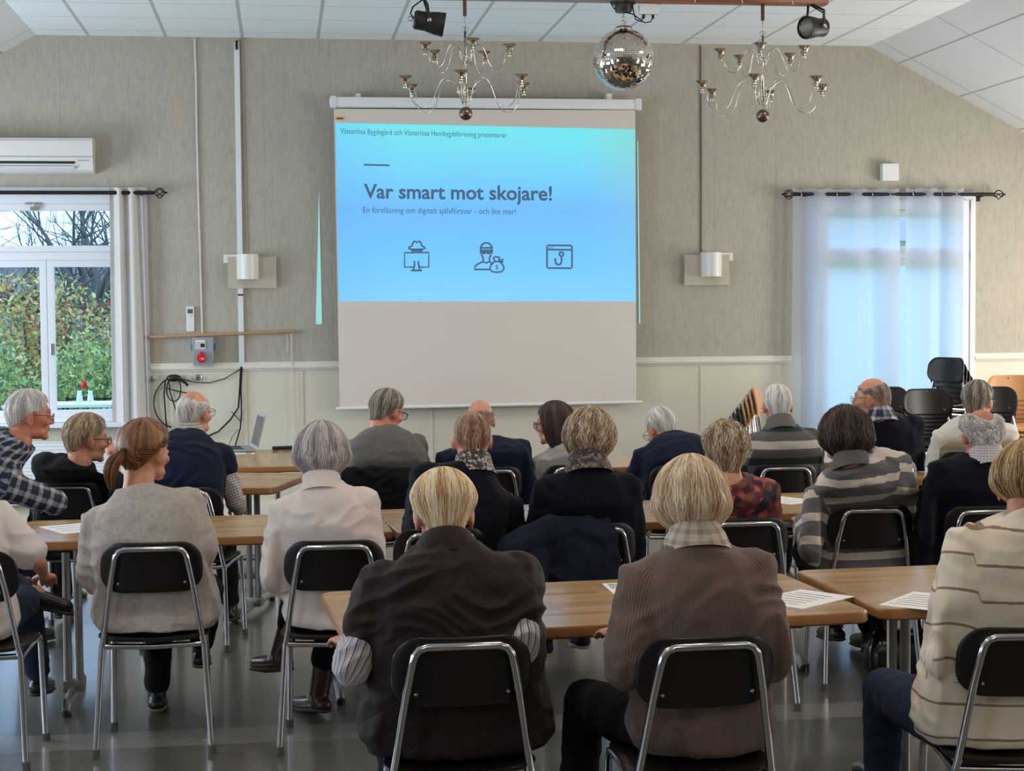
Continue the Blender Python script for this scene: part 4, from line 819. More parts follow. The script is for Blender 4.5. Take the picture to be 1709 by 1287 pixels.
person('balding man with thin white hair in a navy vest over a fine checked shirt', (324, 684, 8.72), (-.52, 8.58), yaw=d2r(-8), hyaw=d2r(-32), hpitch=d2r(2), sw=.225, girth=1.10, hunch=.03, top=('vest', 'cloth_navy'), vest=('shirt', 'cloth_finecheck', .25), ease=.010, skin='skin_bald',
    elbow={1: onD(392, 835, 8.6)}, wrist={1: onD(398, 850, 8.85)}, hair=HS('hair_white', thick=.006, bald=BALD_TOP, n=2400, shell=False, dt=(.12, .35)), glasses='wire', near=True, collar=('collar', 'cloth_finecheck', .03, .014, 0), trousers='cloth_black', legs={1: dict(ankle=onD(385, 1022, 8.96))}, wr=.007)
person('man with grey-blond hair and glasses in a grey jumper, head bent right by the screen', (647, 682, 9.3), (.56, 9.12), hyaw=d2r(-48), hpitch=d2r(18), sw=.235, girth=1.12, hunch=.06, top=('jumper', 'cloth_greyknit'), ease=.012, skin='skin_ruddy', hair=HS('hair_grey', thick=.012, vol=.006, nape=.03, n=1900), glasses='dark', wr=.009)
person('bald man in a dark blue pullover below the screen, mostly behind the floral collar', (801, 696, 9.42), (1.13, 9.26), sw=.262, girth=1.2, hunch=.07, hpitch=d2r(8), top=('pullover', 'cloth_navy_soft'), ease=.014, skin='skin_bald', hair=HS('hair_grey', thick=.003, bald=BALD_ALL, n=1200, r=.0008, shell=False, dt=(.06, .14)), wr=.009)
person('woman with long dark brown hair and glasses looking left, in a pale grey top', (925, 702, 9.45), (1.60, 9.32), yaw=d2r(12), hyaw=d2r(62), hpitch=d2r(6), sw=.20, hunch=.03, top=('top', 'cloth_greytop'), hair=dict(kind='bob', mat='hair_brown', len=.15, vol=.012, thick=.011, curl=.15, puff=.03, n=1800), glasses='dark', wr=.008)
person('silver-haired man in a navy jacket bending forward over the table', (1102, 712, 9.62), (2.22, 9.14), yaw=d2r(8), hyaw=d2r(20), hpitch=d2r(32), sw=.245, girth=1.12, hunch=.13, top=('jacket', 'cloth_navy'), ease=.014, neck=-.03, hair=HS('hair_white', thick=.011, vol=.005), glasses='wire', wr=.009, srise=-.02)
person('grey-haired man in a striped polo shirt of grey, green and white', (1297, 672, 9.4), (2.76, 9.06), hyaw=d2r(-4), hpitch=d2r(8), sw=.232, girth=1.08, hunch=.05, top=('polo_shirt', 'cloth_polo'), ease=.010, hair=HS('hair_white', thick=.008, vol=.002, n=4200, shell=False, dt=(.15, .35)), skin='skin_ruddy', collar=('collar', 'cloth_greyknit', .03, .014, 0), wr=.007)
person('balding man with glasses in a dark navy pullover before the curtained door, looking left', (1455, 660, 9.42), (3.40, 9.16), yaw=d2r(6), hyaw=d2r(52), hpitch=d2r(4), sw=.235, girth=1.1, hunch=.04, top=('pullover', 'cloth_ink'), ease=.012, skin='skin_bald', hair=HS('hair_grey', thick=.004, bald=BALD_TOP, n=3000, r=.0008, shell=False, dt=(.06, .16)), glasses='wire', collar=('collar', 'cloth_plaid', .032, .014, 0), wr=.008, near=True)
person('grey-haired man with glasses in a white cardigan at the far right', (1632, 666, 9.75), (4.04, 9.52), yaw=d2r(-6), hyaw=d2r(-40), hpitch=d2r(6), sw=.238, girth=1.1, hunch=.06, top=('cardigan', 'cloth_cardigan'), ease=.012, hair=HS('hair_grey', thick=.012, vol=.006), glasses='dark', wr=.009)
PEOPLE[7]['sole'] = 'sole_white'; PEOPLE[4]['sole'] = 'sole_tan'
for r_, i_ in zip(PEOPLE, (1, 2, 3, 0, 4, 5, 6, 7, 8, 9, 10, 11, 12, 13, 14, 15, 16, 17, 18, 19, 20)): r_['chair'] = CH[i_]
finish_people()
# ================================================================== wall fittings
def L(o, label, cat, group=None): return tag(o, label, cat, group)
# projection screen with its picture
sc_ = empty('projection_screen', (1.69, 13.55, .87)); L(sc_, 'white pull-down projection screen hanging in the middle of the front wall', 'projection screen')
o = Vector((1.69, 13.55, .87)); SY = 13.55
def wl(x, y, Y=SY): return onY(x, y, Y)
M['screen'] = plain('screen_fabric', (222, 212, 202), .9, 0, .015, 2)
M['projblank'] = M['screen']
tl, tr, bl, br = wl(557, 182), wl(1060, 184), wl(567, 679), wl(1062, 671)
mb = MB(); g = [[tl.lerp(tr, i/24).lerp(bl.lerp(br, i/24), j/24) + Vector((0, .004*math.sin(i*.5)*(j/24), 0)) for i in range(25)] for j in range(25)]
vs = [p for q in g for p in q]; fs = [(j*25+i, j*25+25+i, j*25+26+i, j*25+i+1) for j in range(24) for i in range(24)]
vs2 = [p+Vector((0, .004, 0)) for p in vs]; mb.add(vs, fs); mb.add(vs2, [f[::-1] for f in fs]); mb.build('screen_fabric', M['screen'], sc_, True, off=o)
a, b = wl(550, 172), wl(1071, 173); z = (a.z+b.z)/2
mb = MB(); mb.box(((a.x+b.x)/2, SY+.02, z), (b.x-a.x, .09, .085), bev=.03); mb.build('screen_case', M['white'], sc_, .7, off=o)
for s in (a.x+.03, b.x-.03): MB().box((s, SY+.02, z), (.05, .1, .095), bev=.01).build('end_cap', M['whitepl'], sc_, off=o)
for px in (598, 1018): q = wl(px, 161); MB().box((q.x, SY+.085, q.z), (.04, .13, .05)).build('hanging_bracket', M['white'], sc_, off=o)
a, b = wl(563, 682), wl(1070, 671); MB().tube([a, b], .013, 12, True).build('weight_bar', M['white'], sc_, .8, off=o)
mb = MB().tube([wl(830, 683), wl(833, 689), wl(826, 697)], .0025, 6); mb.build('pull_cord', M['dado'], sc_, off=o)
q = wl(567, 198); MB().box((q.x, SY-.006, q.z), (.062, .002, .022)).build('warning_sticker', plain('yellow_sticker', (222, 170, 60), .6), sc_, off=o)
MB().box((q.x, SY-.0075, q.z), (.045, .001, .008)).build('sticker_print', M['ink'], sc_, off=o)
# the projected slide: light on the cloth
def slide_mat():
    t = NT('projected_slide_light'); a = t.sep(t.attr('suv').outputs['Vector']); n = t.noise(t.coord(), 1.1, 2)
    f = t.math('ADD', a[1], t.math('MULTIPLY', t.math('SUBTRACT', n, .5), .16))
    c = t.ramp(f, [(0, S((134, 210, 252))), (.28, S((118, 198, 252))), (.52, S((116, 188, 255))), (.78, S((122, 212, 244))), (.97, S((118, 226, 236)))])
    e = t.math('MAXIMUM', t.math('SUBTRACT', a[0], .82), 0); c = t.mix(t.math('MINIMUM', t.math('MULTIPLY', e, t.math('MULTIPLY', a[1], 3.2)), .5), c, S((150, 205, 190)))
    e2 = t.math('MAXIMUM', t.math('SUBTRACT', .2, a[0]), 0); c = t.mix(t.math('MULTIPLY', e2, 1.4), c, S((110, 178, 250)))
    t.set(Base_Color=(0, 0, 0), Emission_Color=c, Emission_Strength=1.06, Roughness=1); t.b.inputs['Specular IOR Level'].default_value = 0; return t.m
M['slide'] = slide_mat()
TL, TR, BL, BR = wl(560, 205), wl(1060, 216), wl(565.5, 503), wl(1061, 503); DY = Vector((0, -.006, 0))
def sl(u, v, k=1): return TL.lerp(TR, u).lerp(BL.lerp(BR, u), v) + DY*k
def slide_poly(name, pts, mat, parent=sc_, k=1):  # pts in uv
    return None
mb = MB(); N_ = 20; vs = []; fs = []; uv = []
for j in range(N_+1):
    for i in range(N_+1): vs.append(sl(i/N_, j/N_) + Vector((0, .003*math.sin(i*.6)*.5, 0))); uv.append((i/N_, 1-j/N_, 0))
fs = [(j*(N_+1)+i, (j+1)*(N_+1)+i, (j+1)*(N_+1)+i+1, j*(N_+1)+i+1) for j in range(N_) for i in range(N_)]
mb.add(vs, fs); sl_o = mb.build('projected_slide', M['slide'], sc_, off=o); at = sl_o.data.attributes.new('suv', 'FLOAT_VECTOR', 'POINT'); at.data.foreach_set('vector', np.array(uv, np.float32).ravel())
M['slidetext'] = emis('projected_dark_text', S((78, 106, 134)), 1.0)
def px_uv(x, y):     # pixel on the slide -> uv by inverting the bilinear patch
    u, v = .5, .5; q = onY(x, y, SY)
    for _ in range(12):
        p = TL.lerp(TR, u).lerp(BL.lerp(BR, u), v); e = q-p; u += e.x/(TR.x-TL.x); v -= e.z/(TL.z-BL.z)
    return u, v
def text_obj(name, s, x0, y0, x1, capH, bold, mat, parent, plane=None, ofs=0):
    c = bpy.data.curves.new(name, 'FONT'); c.body = s; c.size = 1; c.offset = ofs; c.resolution_u = 3
    t = bpy.data.objects.new(name, c); COL.objects.link(t); bpy.context.view_layer.update(); me = bpy.data.meshes.new_from_object(t.evaluated_get(bpy.context.evaluated_depsgraph_get())); bpy.data.objects.remove(t)
    V = np.array([v.co[:] for v in me.vertices]); w = V[:, 0].max()-V[:, 0].min(); xm = V[:, 0].min(); 
    for v in me.vertices:
        px = x0 + (v.co.x-xm)/w*(x1[0]-x0); py = y0 + (x1[1]-y0)*(px-x0)/(x1[0]-x0) - v.co.y*capH/.73
        if plane is None: u, vv = px_uv(px, py); v.co = sl(u, vv, 1.6)
        else: v.co = plane(px, py)
    me.update(); ob = link(name, me, mat, parent); me.transform(Matrix.Translation(-parent.matrix_world.translation if False else -PO[0])); return ob
PO = [o]
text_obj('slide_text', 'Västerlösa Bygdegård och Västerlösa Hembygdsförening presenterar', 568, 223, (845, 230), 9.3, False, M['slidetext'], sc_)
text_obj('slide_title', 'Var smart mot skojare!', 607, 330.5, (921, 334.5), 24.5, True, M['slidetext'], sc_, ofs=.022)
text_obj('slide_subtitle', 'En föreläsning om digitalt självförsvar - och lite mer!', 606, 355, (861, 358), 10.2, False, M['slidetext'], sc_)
def stroke(mb, pts, w=1.05, closed=False):   # a line of light on the slide, in slide pixels
    P = [sl(*px_uv(*p), 1.6) for p in pts]; 
    if closed: P.append(P[0])
    n = len(P); L_ = []; wv = w*.0049*1.4
    for i in range(n):
        a = P[max(i-1, 0)] if not (closed and i == 0) else P[-2]; b = P[min(i+1, n-1)] if not (closed and i == n-1) else P[1]
        t = (b-a).normalized(); q = Vector((-t.z, 0, t.x)); L_.append((P[i]+q*wv, P[i]-q*wv))
    vs = [v for l in L_ for v in l]; mb.add(vs, [(2*i, 2*i+1, 2*i+3, 2*i+2) for i in range(n-1)])
def circ(cx, cy, rx, ry, n=22, a0=0, a1=360): return [(cx+rx*math.cos(math.radians(a0+(a1-a0)*k/n)), cy+ry*math.sin(math.radians(a0+(a1-a0)*k/n))) for k in range(n+(0 if a1-a0 == 360 else 1))]
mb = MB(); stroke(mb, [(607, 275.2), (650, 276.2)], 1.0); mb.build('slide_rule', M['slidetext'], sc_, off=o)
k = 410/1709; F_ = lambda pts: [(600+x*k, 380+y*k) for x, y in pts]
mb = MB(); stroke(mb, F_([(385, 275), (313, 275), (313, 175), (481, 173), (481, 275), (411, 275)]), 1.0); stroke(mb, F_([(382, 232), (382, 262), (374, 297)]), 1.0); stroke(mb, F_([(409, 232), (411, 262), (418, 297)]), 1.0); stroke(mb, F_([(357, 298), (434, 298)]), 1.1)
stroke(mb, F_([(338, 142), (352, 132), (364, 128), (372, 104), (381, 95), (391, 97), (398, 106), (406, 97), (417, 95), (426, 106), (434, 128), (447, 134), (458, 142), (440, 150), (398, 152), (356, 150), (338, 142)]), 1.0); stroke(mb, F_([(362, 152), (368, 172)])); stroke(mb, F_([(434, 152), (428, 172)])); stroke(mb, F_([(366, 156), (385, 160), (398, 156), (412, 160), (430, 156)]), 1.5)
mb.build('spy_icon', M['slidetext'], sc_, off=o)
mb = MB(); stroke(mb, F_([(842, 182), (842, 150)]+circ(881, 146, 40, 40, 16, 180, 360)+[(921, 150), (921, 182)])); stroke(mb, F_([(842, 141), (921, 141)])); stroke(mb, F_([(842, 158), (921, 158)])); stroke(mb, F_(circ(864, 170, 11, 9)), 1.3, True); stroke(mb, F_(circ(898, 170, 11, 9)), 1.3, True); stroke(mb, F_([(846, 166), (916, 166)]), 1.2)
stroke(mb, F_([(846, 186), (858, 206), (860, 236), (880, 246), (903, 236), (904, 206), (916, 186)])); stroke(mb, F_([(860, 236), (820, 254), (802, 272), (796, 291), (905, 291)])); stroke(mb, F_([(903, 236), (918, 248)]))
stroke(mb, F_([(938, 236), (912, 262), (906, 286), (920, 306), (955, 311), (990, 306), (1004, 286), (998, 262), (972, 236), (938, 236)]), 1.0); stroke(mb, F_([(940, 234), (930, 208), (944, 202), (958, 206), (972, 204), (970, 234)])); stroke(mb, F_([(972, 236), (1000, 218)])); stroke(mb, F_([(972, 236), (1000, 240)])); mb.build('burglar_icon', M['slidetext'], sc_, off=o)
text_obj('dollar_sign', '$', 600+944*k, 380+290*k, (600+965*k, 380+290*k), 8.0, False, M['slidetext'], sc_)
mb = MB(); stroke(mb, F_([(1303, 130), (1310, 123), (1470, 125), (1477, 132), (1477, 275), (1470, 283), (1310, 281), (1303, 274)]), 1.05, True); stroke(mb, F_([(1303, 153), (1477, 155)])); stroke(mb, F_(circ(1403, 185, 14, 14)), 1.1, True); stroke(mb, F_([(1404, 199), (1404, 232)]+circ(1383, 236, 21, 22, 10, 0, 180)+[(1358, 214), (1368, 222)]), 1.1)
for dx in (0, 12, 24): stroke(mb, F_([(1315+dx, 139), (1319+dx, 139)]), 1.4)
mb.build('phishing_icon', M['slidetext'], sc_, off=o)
# light spilling past the screen edges onto the wall
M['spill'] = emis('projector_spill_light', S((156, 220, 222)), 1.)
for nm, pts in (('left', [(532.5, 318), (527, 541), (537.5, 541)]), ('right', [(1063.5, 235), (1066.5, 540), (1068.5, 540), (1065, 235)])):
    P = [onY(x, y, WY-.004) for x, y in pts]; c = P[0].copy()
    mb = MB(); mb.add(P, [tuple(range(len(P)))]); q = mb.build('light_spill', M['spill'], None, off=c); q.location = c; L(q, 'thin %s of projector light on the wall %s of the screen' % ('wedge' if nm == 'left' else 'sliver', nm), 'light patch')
# air conditioner
a = empty('air_conditioner', (-2.2, WY, 2.9)); o2 = Vector((-2.2, WY, 2.9)); L(a, 'white wall-mounted air conditioner above the left window', 'air conditioner')
x0, x1, z0, z1 = -2.36, -1.485, 2.765, 3.035
x0 = -2.40; x1 = -1.445
pr = [(0, z0), (.13, z0), (.17, z0+.02), (.205, z0+.10), (.21, z1-.03), (.19, z1-.004), (0, z1)]
mb = MB(); mb.loft([[Vector((x, WY-p, z)) for p, z in pr] for x in (x0, x1)]); mb.build('housing', plain('glossy_white_plastic', (226, 224, 220), .12, 0, .01), a, .5, off=o2)
MB().box(((x0+x1)/2-.06, WY-.193, z0+.075), (x1-x0-.16, .02, .018)).build('air_slot', M['blackpl'], a, off=o2)
MB().box(((x0+x1)/2-.06, WY-.18, z0+.03), (x1-x0-.16, .05, .012), Matrix.Rotation(-.35, 3, 'X')).build('louver', M['whitepl'], a, off=o2)
MB().box(((x0+x1)/2, WY-.209, z0+.118), (x1-x0, .004, .004)).build('panel_joint', M['greypl'], a, off=o2)
for dx in (0, .012, .024): MB().box((x1-.11+dx, WY-.2085, z0+.09), (.007, .003, .007), Matrix.Rotation(pi/4, 3, 'Y')).build('brand_mark', M['greypl'], a, off=o2)
MB().box((x1-.055, WY-.2085, z0+.09), (.05, .003, .005)).build('brand_lettering', M['greypl'], a, off=o2)
# curtain rods
def finial(mb, c, s):
    for k_ in range(5):
        a0 = 2*pi*k_/5; mb.tube([Vector(c)+Vector((s*(.0+.09*i/8), .04*math.sin(pi*i/8)*math.cos(a0+i*.25), .04*math.sin(pi*i/8)*math.sin(a0+i*.25))) for i in range(9)], .0045, 5)
    mb.ell(Vector(c)+Vector((s*.097, 0, 0)), (.012, .008, .008))
def rod(xa, xb, z, fa, fb, label):
    y_ = WY-.09; t = empty('curtain_rod', ((xa+xb)/2, y_, z)); oo = Vector(((xa+xb)/2, y_, z)); L(t, label, 'curtain rod')
    MB().tube([(xa, y_, z), (xb, y_, z)], .0155, 12).build('rod', M['iron'], t, .8, off=oo)
    for x, s, do in ((xa, -1, fa), (xb, 1, fb)):
        if do: mb = MB(); finial(mb, (x, y_, z), s); mb.build('finial', M['iron'], t, True, off=oo)
        xx = x-s*.10; mb = MB(); mb.tube([(xx, WY, z-.02), (xx, y_, z-.014)], .007, 8); mb.box((xx, WY-.005, z-.02), (.03, .01, .07)); mb.tube([(xx-.006, y_, z), (xx+.006, y_, z)], .018, 10); mb.build('rod_bracket', M['iron'], t, .8, off=oo)
    return t
rod(-4.1, -.99, 2.613, False, True, 'black curtain rod above the left window'); rod(4.25, 6.0, 2.607, True, True, 'black curtain rod above the curtained door')
def curtain_mat(name, c, tl_, tr_):
    t = NT(name); tl2 = t.new('ShaderNodeBsdfTranslucent'); tl2.inputs[0].default_value = (*S(c), 1); mx = t.new('ShaderNodeMixShader'); mx.inputs[0].default_value = tl_; t.set(Base_Color=S(c), Roughness=.9)
    n = t.noise(t.mapv(t.coord(), (500, 500, 500)), 1, 1); t.bump(n, .2, .001)
    t.l.new(t.b.outputs[0], mx.inputs[1]); t.l.new(tl2.outputs[0], mx.inputs[2]); tp = t.new('ShaderNodeBsdfTransparent'); m2 = t.new('ShaderNodeMixShader'); m2.inputs[0].default_value = tr_; t.l.new(mx.outputs[0], m2.inputs[1]); t.l.new(tp.outputs[0], m2.inputs[2]); t.l.new(m2.outputs[0], t.out.inputs[0]); return t.m
M['curtain'] = curtain_mat('white_curtain', (240, 244, 250), .88, .10); M['curtain_s'] = curtain_mat('heavier_white_curtain', (232, 228, 224), .3, .0)
def curtain(xa, xb, z0, z1, folds, label, m, flare=0., amp=.035, seed=1, rings=True):
    t = empty('curtain', ((xa+xb)/2, WY-.09, z1)); oo = Vector(((xa+xb)/2, WY-.09, z1)); L(t, label, 'curtain', None); g_ = random.Random(seed); nx, nz = folds*14, 26; ph = [g_.uniform(-.5, .5) for _ in range(folds+2)]
    vs = []
    for j in range(nz+1):
        v = j/nz; z = z1+(z0-z1)*v
        for i in range(nx+1):
            u = i/nx; w = u*folds; a = 2*pi*w/2 + .6*v*math.sin(w*1.7+seed)*1.2; x = xa+(xb-xa)*u + flare*v*(u-.3) + .012*math.sin(a*2)*v; y_ = WY-.09+amp*math.sin(a)*(.8+.35*math.sin(w*2.3+seed)) ; vs.append((x, y_, z + (.006*math.cos(a*2) if j == 0 else 0)))
    fs = [(j*(nx+1)+i, j*(nx+1)+i+1, (j+1)*(nx+1)+i+1, (j+1)*(nx+1)+i) for j in range(nz) for i in range(nx)]
    b2 = len(vs); vs += [(x, y_+.0015, z) for x, y_, z in vs]; fs += [tuple(b2+q for q in f[::-1]) for f in fs]
    MB().add(vs, fs).build('curtain_panel', m, t, True, off=oo)
    if rings:
        for i in range(folds):
            x = xa+(xb-xa)*(i+.5)/folds; mb = MB(); 
            ringp = [(x+.004*math.sin(a_), WY-.09+.021*math.cos(a_), z1-.04+.021*math.sin(a_)) for a_ in [2*pi*q/14 for q in range(15)]]
            mb.tube([(p[0], p[1], p[2]) for p in [(x+.021*math.cos(a_)*.6, WY-.09-.012+.0*a_+.016*math.cos(a_), z1-.042+.021*math.sin(a_)) for a_ in [2*pi*q/14 for q in range(15)]]], .0035, 6).build('eyelet', M['silver'], t, True, off=oo)
    return t
curtain(-1.335, -1.085, .12, 2.65, 5, 'white curtain drawn aside at the right of the left window', M['curtain_s'], .06, .038, 3, False)
curtain(4.24, 5.165, .05, 2.65, 6, 'wide white curtain on the left half of the glazed door, lit blue from outside', M['curtain'], .06, .028, 5)
curtain(5.225, 5.735, .05, 2.655, 4, 'narrower white curtain on the right half of the glazed door', M['curtain'], .0, .030, 9)
# sconces
def sconce(x, s, label):
    t = empty('wall_sconce', (x, WY, 2.0)); oo = Vector((x, WY, 2.0)); L(t, label, 'wall lamp', 'wall lamps beside the screen'); n = 16
    MB().box((x-s*.06, WY-.02, 2.09), (.26, .04, .07), bev=.005).build('mounting_box', M['white'], t, off=oo)
    mb = MB(); out = [[Vector((x-s*.0+ .088*math.cos(a), WY-.03-.13*math.sin(a), z)) for a in [pi*k_/n for k_ in range(n+1)]] for z in (1.925, 2.125)]; vs = out[0]+out[1]; inn = [Vector((x+.084*math.cos(pi*k_/n), WY-.03-.126*math.sin(pi*k_/n), z)) for z in (1.925, 2.125) for k_ in range(n+1)]
    m_ = n+1; fs = [(k_, k_+1, m_+k_+1, m_+k_) for k_ in range(n)]; fs2 = [(2*m_+f[3], 2*m_+f[2], 2*m_+f[1], 2*m_+f[0]) for f in fs]; fs3 = [(k_, 2*m_+k_, 2*m_+k_+1, k_+1) for k_ in range(n)]+[(m_+k_, m_+k_+1, 3*m_+k_+1, 3*m_+k_) for k_ in range(n)]
    mb.add(vs+inn, fs+fs2+fs3); mb.build('shade', M['shade'], t, .9, off=oo)
    MB().box((x+s*.035, WY-.045, 1.98), (.385, .006, .25)).build('acrylic_plate', M['acryl'], t, off=oo)
    MB().tube([(x, WY-.06, 2.02), (x, WY-.06, 2.08)], .02, 10, True).build('bulb', M['whitepl'], t, True, off=oo)
t = NT('milky_shade'); t.set(Base_Color=S((228, 226, 220)), Roughness=.35, Transmission_Weight=.0); M['shade'] = t.m
t = NT('tinted_acrylic'); tp = t.new('ShaderNodeBsdfTransparent'); tp.inputs[0].default_value = (.8, .76, .66, 1); mx = t.new('ShaderNodeMixShader'); mx.inputs[0].default_value = .5; t.set(Base_Color=S((232, 226, 210)), Roughness=.3); t.l.new(tp.outputs[0], mx.inputs[1]); t.l.new(t.b.outputs[0], mx.inputs[2]); t.l.new(mx.outputs[0], t.out.inputs[0]); M['acryl'] = t.m
sconce(-.265, 1, 'white half-round wall lamp with an acrylic plate, left of the screen'); sconce(3.55, -1, 'white half-round wall lamp with an acrylic plate, right of the screen')
# small boxes and cables on the wall
def single(mb, name, m, label, cat, loc, smooth=False, group=None): loc = Vector(loc); q = mb.build(name, m, None, smooth, off=loc); q.location = loc; return L(q, label, cat, group)
single(MB().box((5.098, WY-.035, 2.795), (.142, .07, .145), bev=.006), 'wall_box', M['whitepl'], 'small square white box above the curtained door', 'box', (5.098, WY, 2.795))
t = empty('remote_control', (-.726, WY, 1.61)); oo = Vector((-.726, WY, 1.61)); L(t, 'white remote control in a holder on the wall left of the socket box', 'remote control')
MB().box((-.726, WY-.012, 1.61), (.062, .024, .20), bev=.006).build('body', M['whitepl'], t, off=oo); MB().box((-.726, WY-.0245, 1.672), (.042, .002, .036)).build('display', plain('lcd', (96, 100, 98), .3), t, off=oo); MB().box((-.716, WY-.0245, 1.635), (.016, .002, .006)).build('button', M['greypl'], t, off=oo)
t = empty('socket_box', (-.63, WY, 1.35)); oo = Vector((-.63, WY, 1.35)); L(t, 'grey power socket box with a round red outlet under the beige pipe', 'socket box')
MB().box((-.625, WY-.06, 1.352), (.165, .12, .222), bev=.01).build('housing', M['greypl'], t, off=oo); MB().box((-.645, WY-.123, 1.405), (.085, .008, .075), bev=.003).build('breaker_window', plain('smoky_window', (196, 200, 200), .2), t, off=oo); MB().box((-.628, WY-.128, 1.40), (.03, .006, .028)).build('breaker', M['blackpl'], t, off=oo); MB().box((-.645, WY-.1285, 1.435), (.07, .002, .012)).build('paper_label', M['paper'], t, off=oo)
c = Vector((-.64, WY-.13, 1.30)); mb = MB(); mb.lathe([(.030, -.02), (.034, 0), (.034, .022), (.030, .03), (.0, .031)], c, 20, Matrix.Rotation(pi/2, 3, 'X')); mb.box(c+Vector((0, -.01, .038)), (.026, .03, .026), bev=.006); mb.box(c+Vector((0, -.01, -.032)), (.03, .024, .014), bev=.004); rs = mb.build('red_outlet', plain('red_plastic', (206, 28, 44), .4), t, .7, off=oo)
PO[0] = oo; text_obj('outlet_lettering', '16A', 334.5, 600.5, (341, 600.5), 4.0, False, M['paper'], t, plane=lambda x, y: onY(x, y, WY-.1625))
for s in (-1, 1): MB().box((-.625+s*.088, WY-.05, 1.385), (.012, .06, .055), bev=.004).build('blue_outlet', plain('blue_plastic', (40, 96, 156), .5), t, off=oo)
def line(pts, r, name, m, label, cat, Y=WY-.012, n=6, group=None): P = [p if isinstance(p, Vector) else onY(p[0], p[1], Y) for p in pts]; return single(MB().tube(P, r, n), name, m, label, cat, P[0], .9, group)
M['cablewhite'] = plain('cream_cable', (214, 208, 196), .5)
line([(325, 65), (327, 130), (328, 200), (330, 285), (331, 330), (334, 420), (336, 500), (338, 562)], .008, 'power_cable', M['cablewhite'], 'cream cable running down the wall to the grey socket box', 'cable')
t = empty('cable_trunking', (-.325, WY, 1.25)); oo = Vector((-.325, WY, 1.25)); L(t, 'white plastic cable trunking from the ceiling down beside the left wall lamp', 'cable trunking')
MB().box((-.325, WY-.014, 2.535), (.042, .028, 2.57), bev=.003).build('cover', M['whitepl'], t, off=oo); MB().box((-.325, WY-.031, 1.80), (.045, .006, .012)).build('joint_clip', M['blackpl'], t, off=oo); MB().box((-.325, WY-.03, 3.79), (.02, .02, .07)).build('loose_end', M['blackpl'], t, off=oo)
line([(404, 66), (410, 310), (413, 420)], .006, 'wall_cable', plain('beige_cable', (170, 160, 140), .6), 'thin beige cable right of the white trunking', 'cable', WY-.006)
line([(1169, 76), (1170, 250), (1170, 424)], .006, 'wall_cable', plain('grey_cable', (92, 86, 80), .6), 'thin dark cable dropping to the right wall lamp', 'cable', WY-.006)
t = empty('wooden_pipe', (-.5, WY-.05, 1.49)); oo = Vector((-.5, WY-.05, 1.49)); L(t, 'long beige rod fixed across the wall above the dado rail', 'rod')
MB().tube([onY(243, 563, WY-.05), onY(492, 553, WY-.05)], .0135, 10, True).build('rod', plain('beige_wood', (178, 142, 108), .5), t, .9, off=oo)
for px, py in ((300, 561), (488, 553)): q = onY(px, py, WY-.05); MB().tube([q, q+Vector((0, .05, -.0))], .007, 8).build('rod_hook', M['steel'], t, off=oo)
line([(486, 556), (487, 600), (488, 622), (486, 650), (490, 700), (489, 746)], .004, 'hanging_cord', M['cablewhite'], 'thin white cord hanging from the end of the beige rod', 'cord', WY-.03)
line([(478, 556), (480, 575), (479, 590)], .003, 'hanging_cord', M['cablewhite'], 'short white loop of cord left of the long one at the rod end', 'cord', WY-.03)
for px, py, lab in ((330, 630, 'chrome double coat hook under the dado rail behind the bald man'), (252, 632, 'chrome coat hook beside the left curtain')):
    q = onY(px, py, WY); mb = MB(); mb.box(q+Vector((0, -.005, .0)), (.03, .01, .05), bev=.004)
    for s in (-1, 1): mb.tube([q+Vector((0, -.01, -.005)), q+Vector((s*.02, -.035, -.02)), q+Vector((s*.036, -.045, -.005)), q+Vector((s*.038, -.045, .018))], .0055, 8, True)
    single(mb, 'coat_hook', M['steel'], lab, 'hook', q, .9)
bk = M['blackpl']
mb = MB()
Cc = lambda cx, cy, rx, ry, a0, a1, n=18: [onY(cx+rx*math.cos(math.radians(a0+(a1-a0)*q/n)), cy+ry*math.sin(math.radians(a0+(a1-a0)*q/n)), WY-.04+.01*math.sin(q)) for q in range(n+1)]
mb.tube(Cc(292, 672, 35, 42, -80, -260), .007, 6); mb.tube(Cc(290, 650, 12, 20, 0, 360), .005, 6); mb.tube([onY(x, y, WY-.04) for x, y in ((276, 634), (274, 660), (277, 700), (281, 740))], .006, 6); mb.tube([onY(x, y, WY-.035) for x, y in ((282, 636), (284, 655), (295, 690), (312, 720))], .005, 6)
mb.tube([onY(x, y, WY-.03) for x, y in ((278, 648), (300, 654), (312, 656))], .005, 6); mb.ell(onY(290, 631, WY-.05), (.06, .035, .03)); mb.tube([onY(x, y, WY-.05) for x, y in ((296, 632), (308, 638), (314, 644))], .011, 8)
single(mb, 'cable_coil', bk, 'bundle of coiled black cable hanging on the wall behind the ponytail', 'cable', onY(290, 631, WY), .9)
line([(403, 612), (398, 618), (375, 632), (350, 639), (325, 638), (302, 632)], .004, 'cable', bk, 'thin black cable sagging from the trunking to the coil', 'cable', WY-.02)
line([(402, 612), (400, 650), (398, 680), (385, 700), (365, 720), (345, 729), (330, 722)], .007, 'cable', bk, 'black cable bowing down from the trunking behind the bald man', 'cable', WY-.03)
line([(404, 612), (402, 650), (403, 690), (401, 715), (392, 746)], .006, 'cable', bk, 'black cable dropping from the trunking to the laptop', 'cable', WY-.03)
line([(386, 687), (394, 695), (401, 703)], .004, 'cable', bk, 'short black cable branching between the two drooping ones', 'cable', WY-.03); line([(398, 716), (388, 728), (380, 748)], .003, 'cable', bk, 'thin black cable end above the laptop', 'cable', WY-.03)
line([(397, 805), (418, 815), (455, 820), (452, 812), (450, 790)], .006, 'floor_cable', bk, 'black cable loops low on the wall under the laptop table', 'cable', WY-.06)
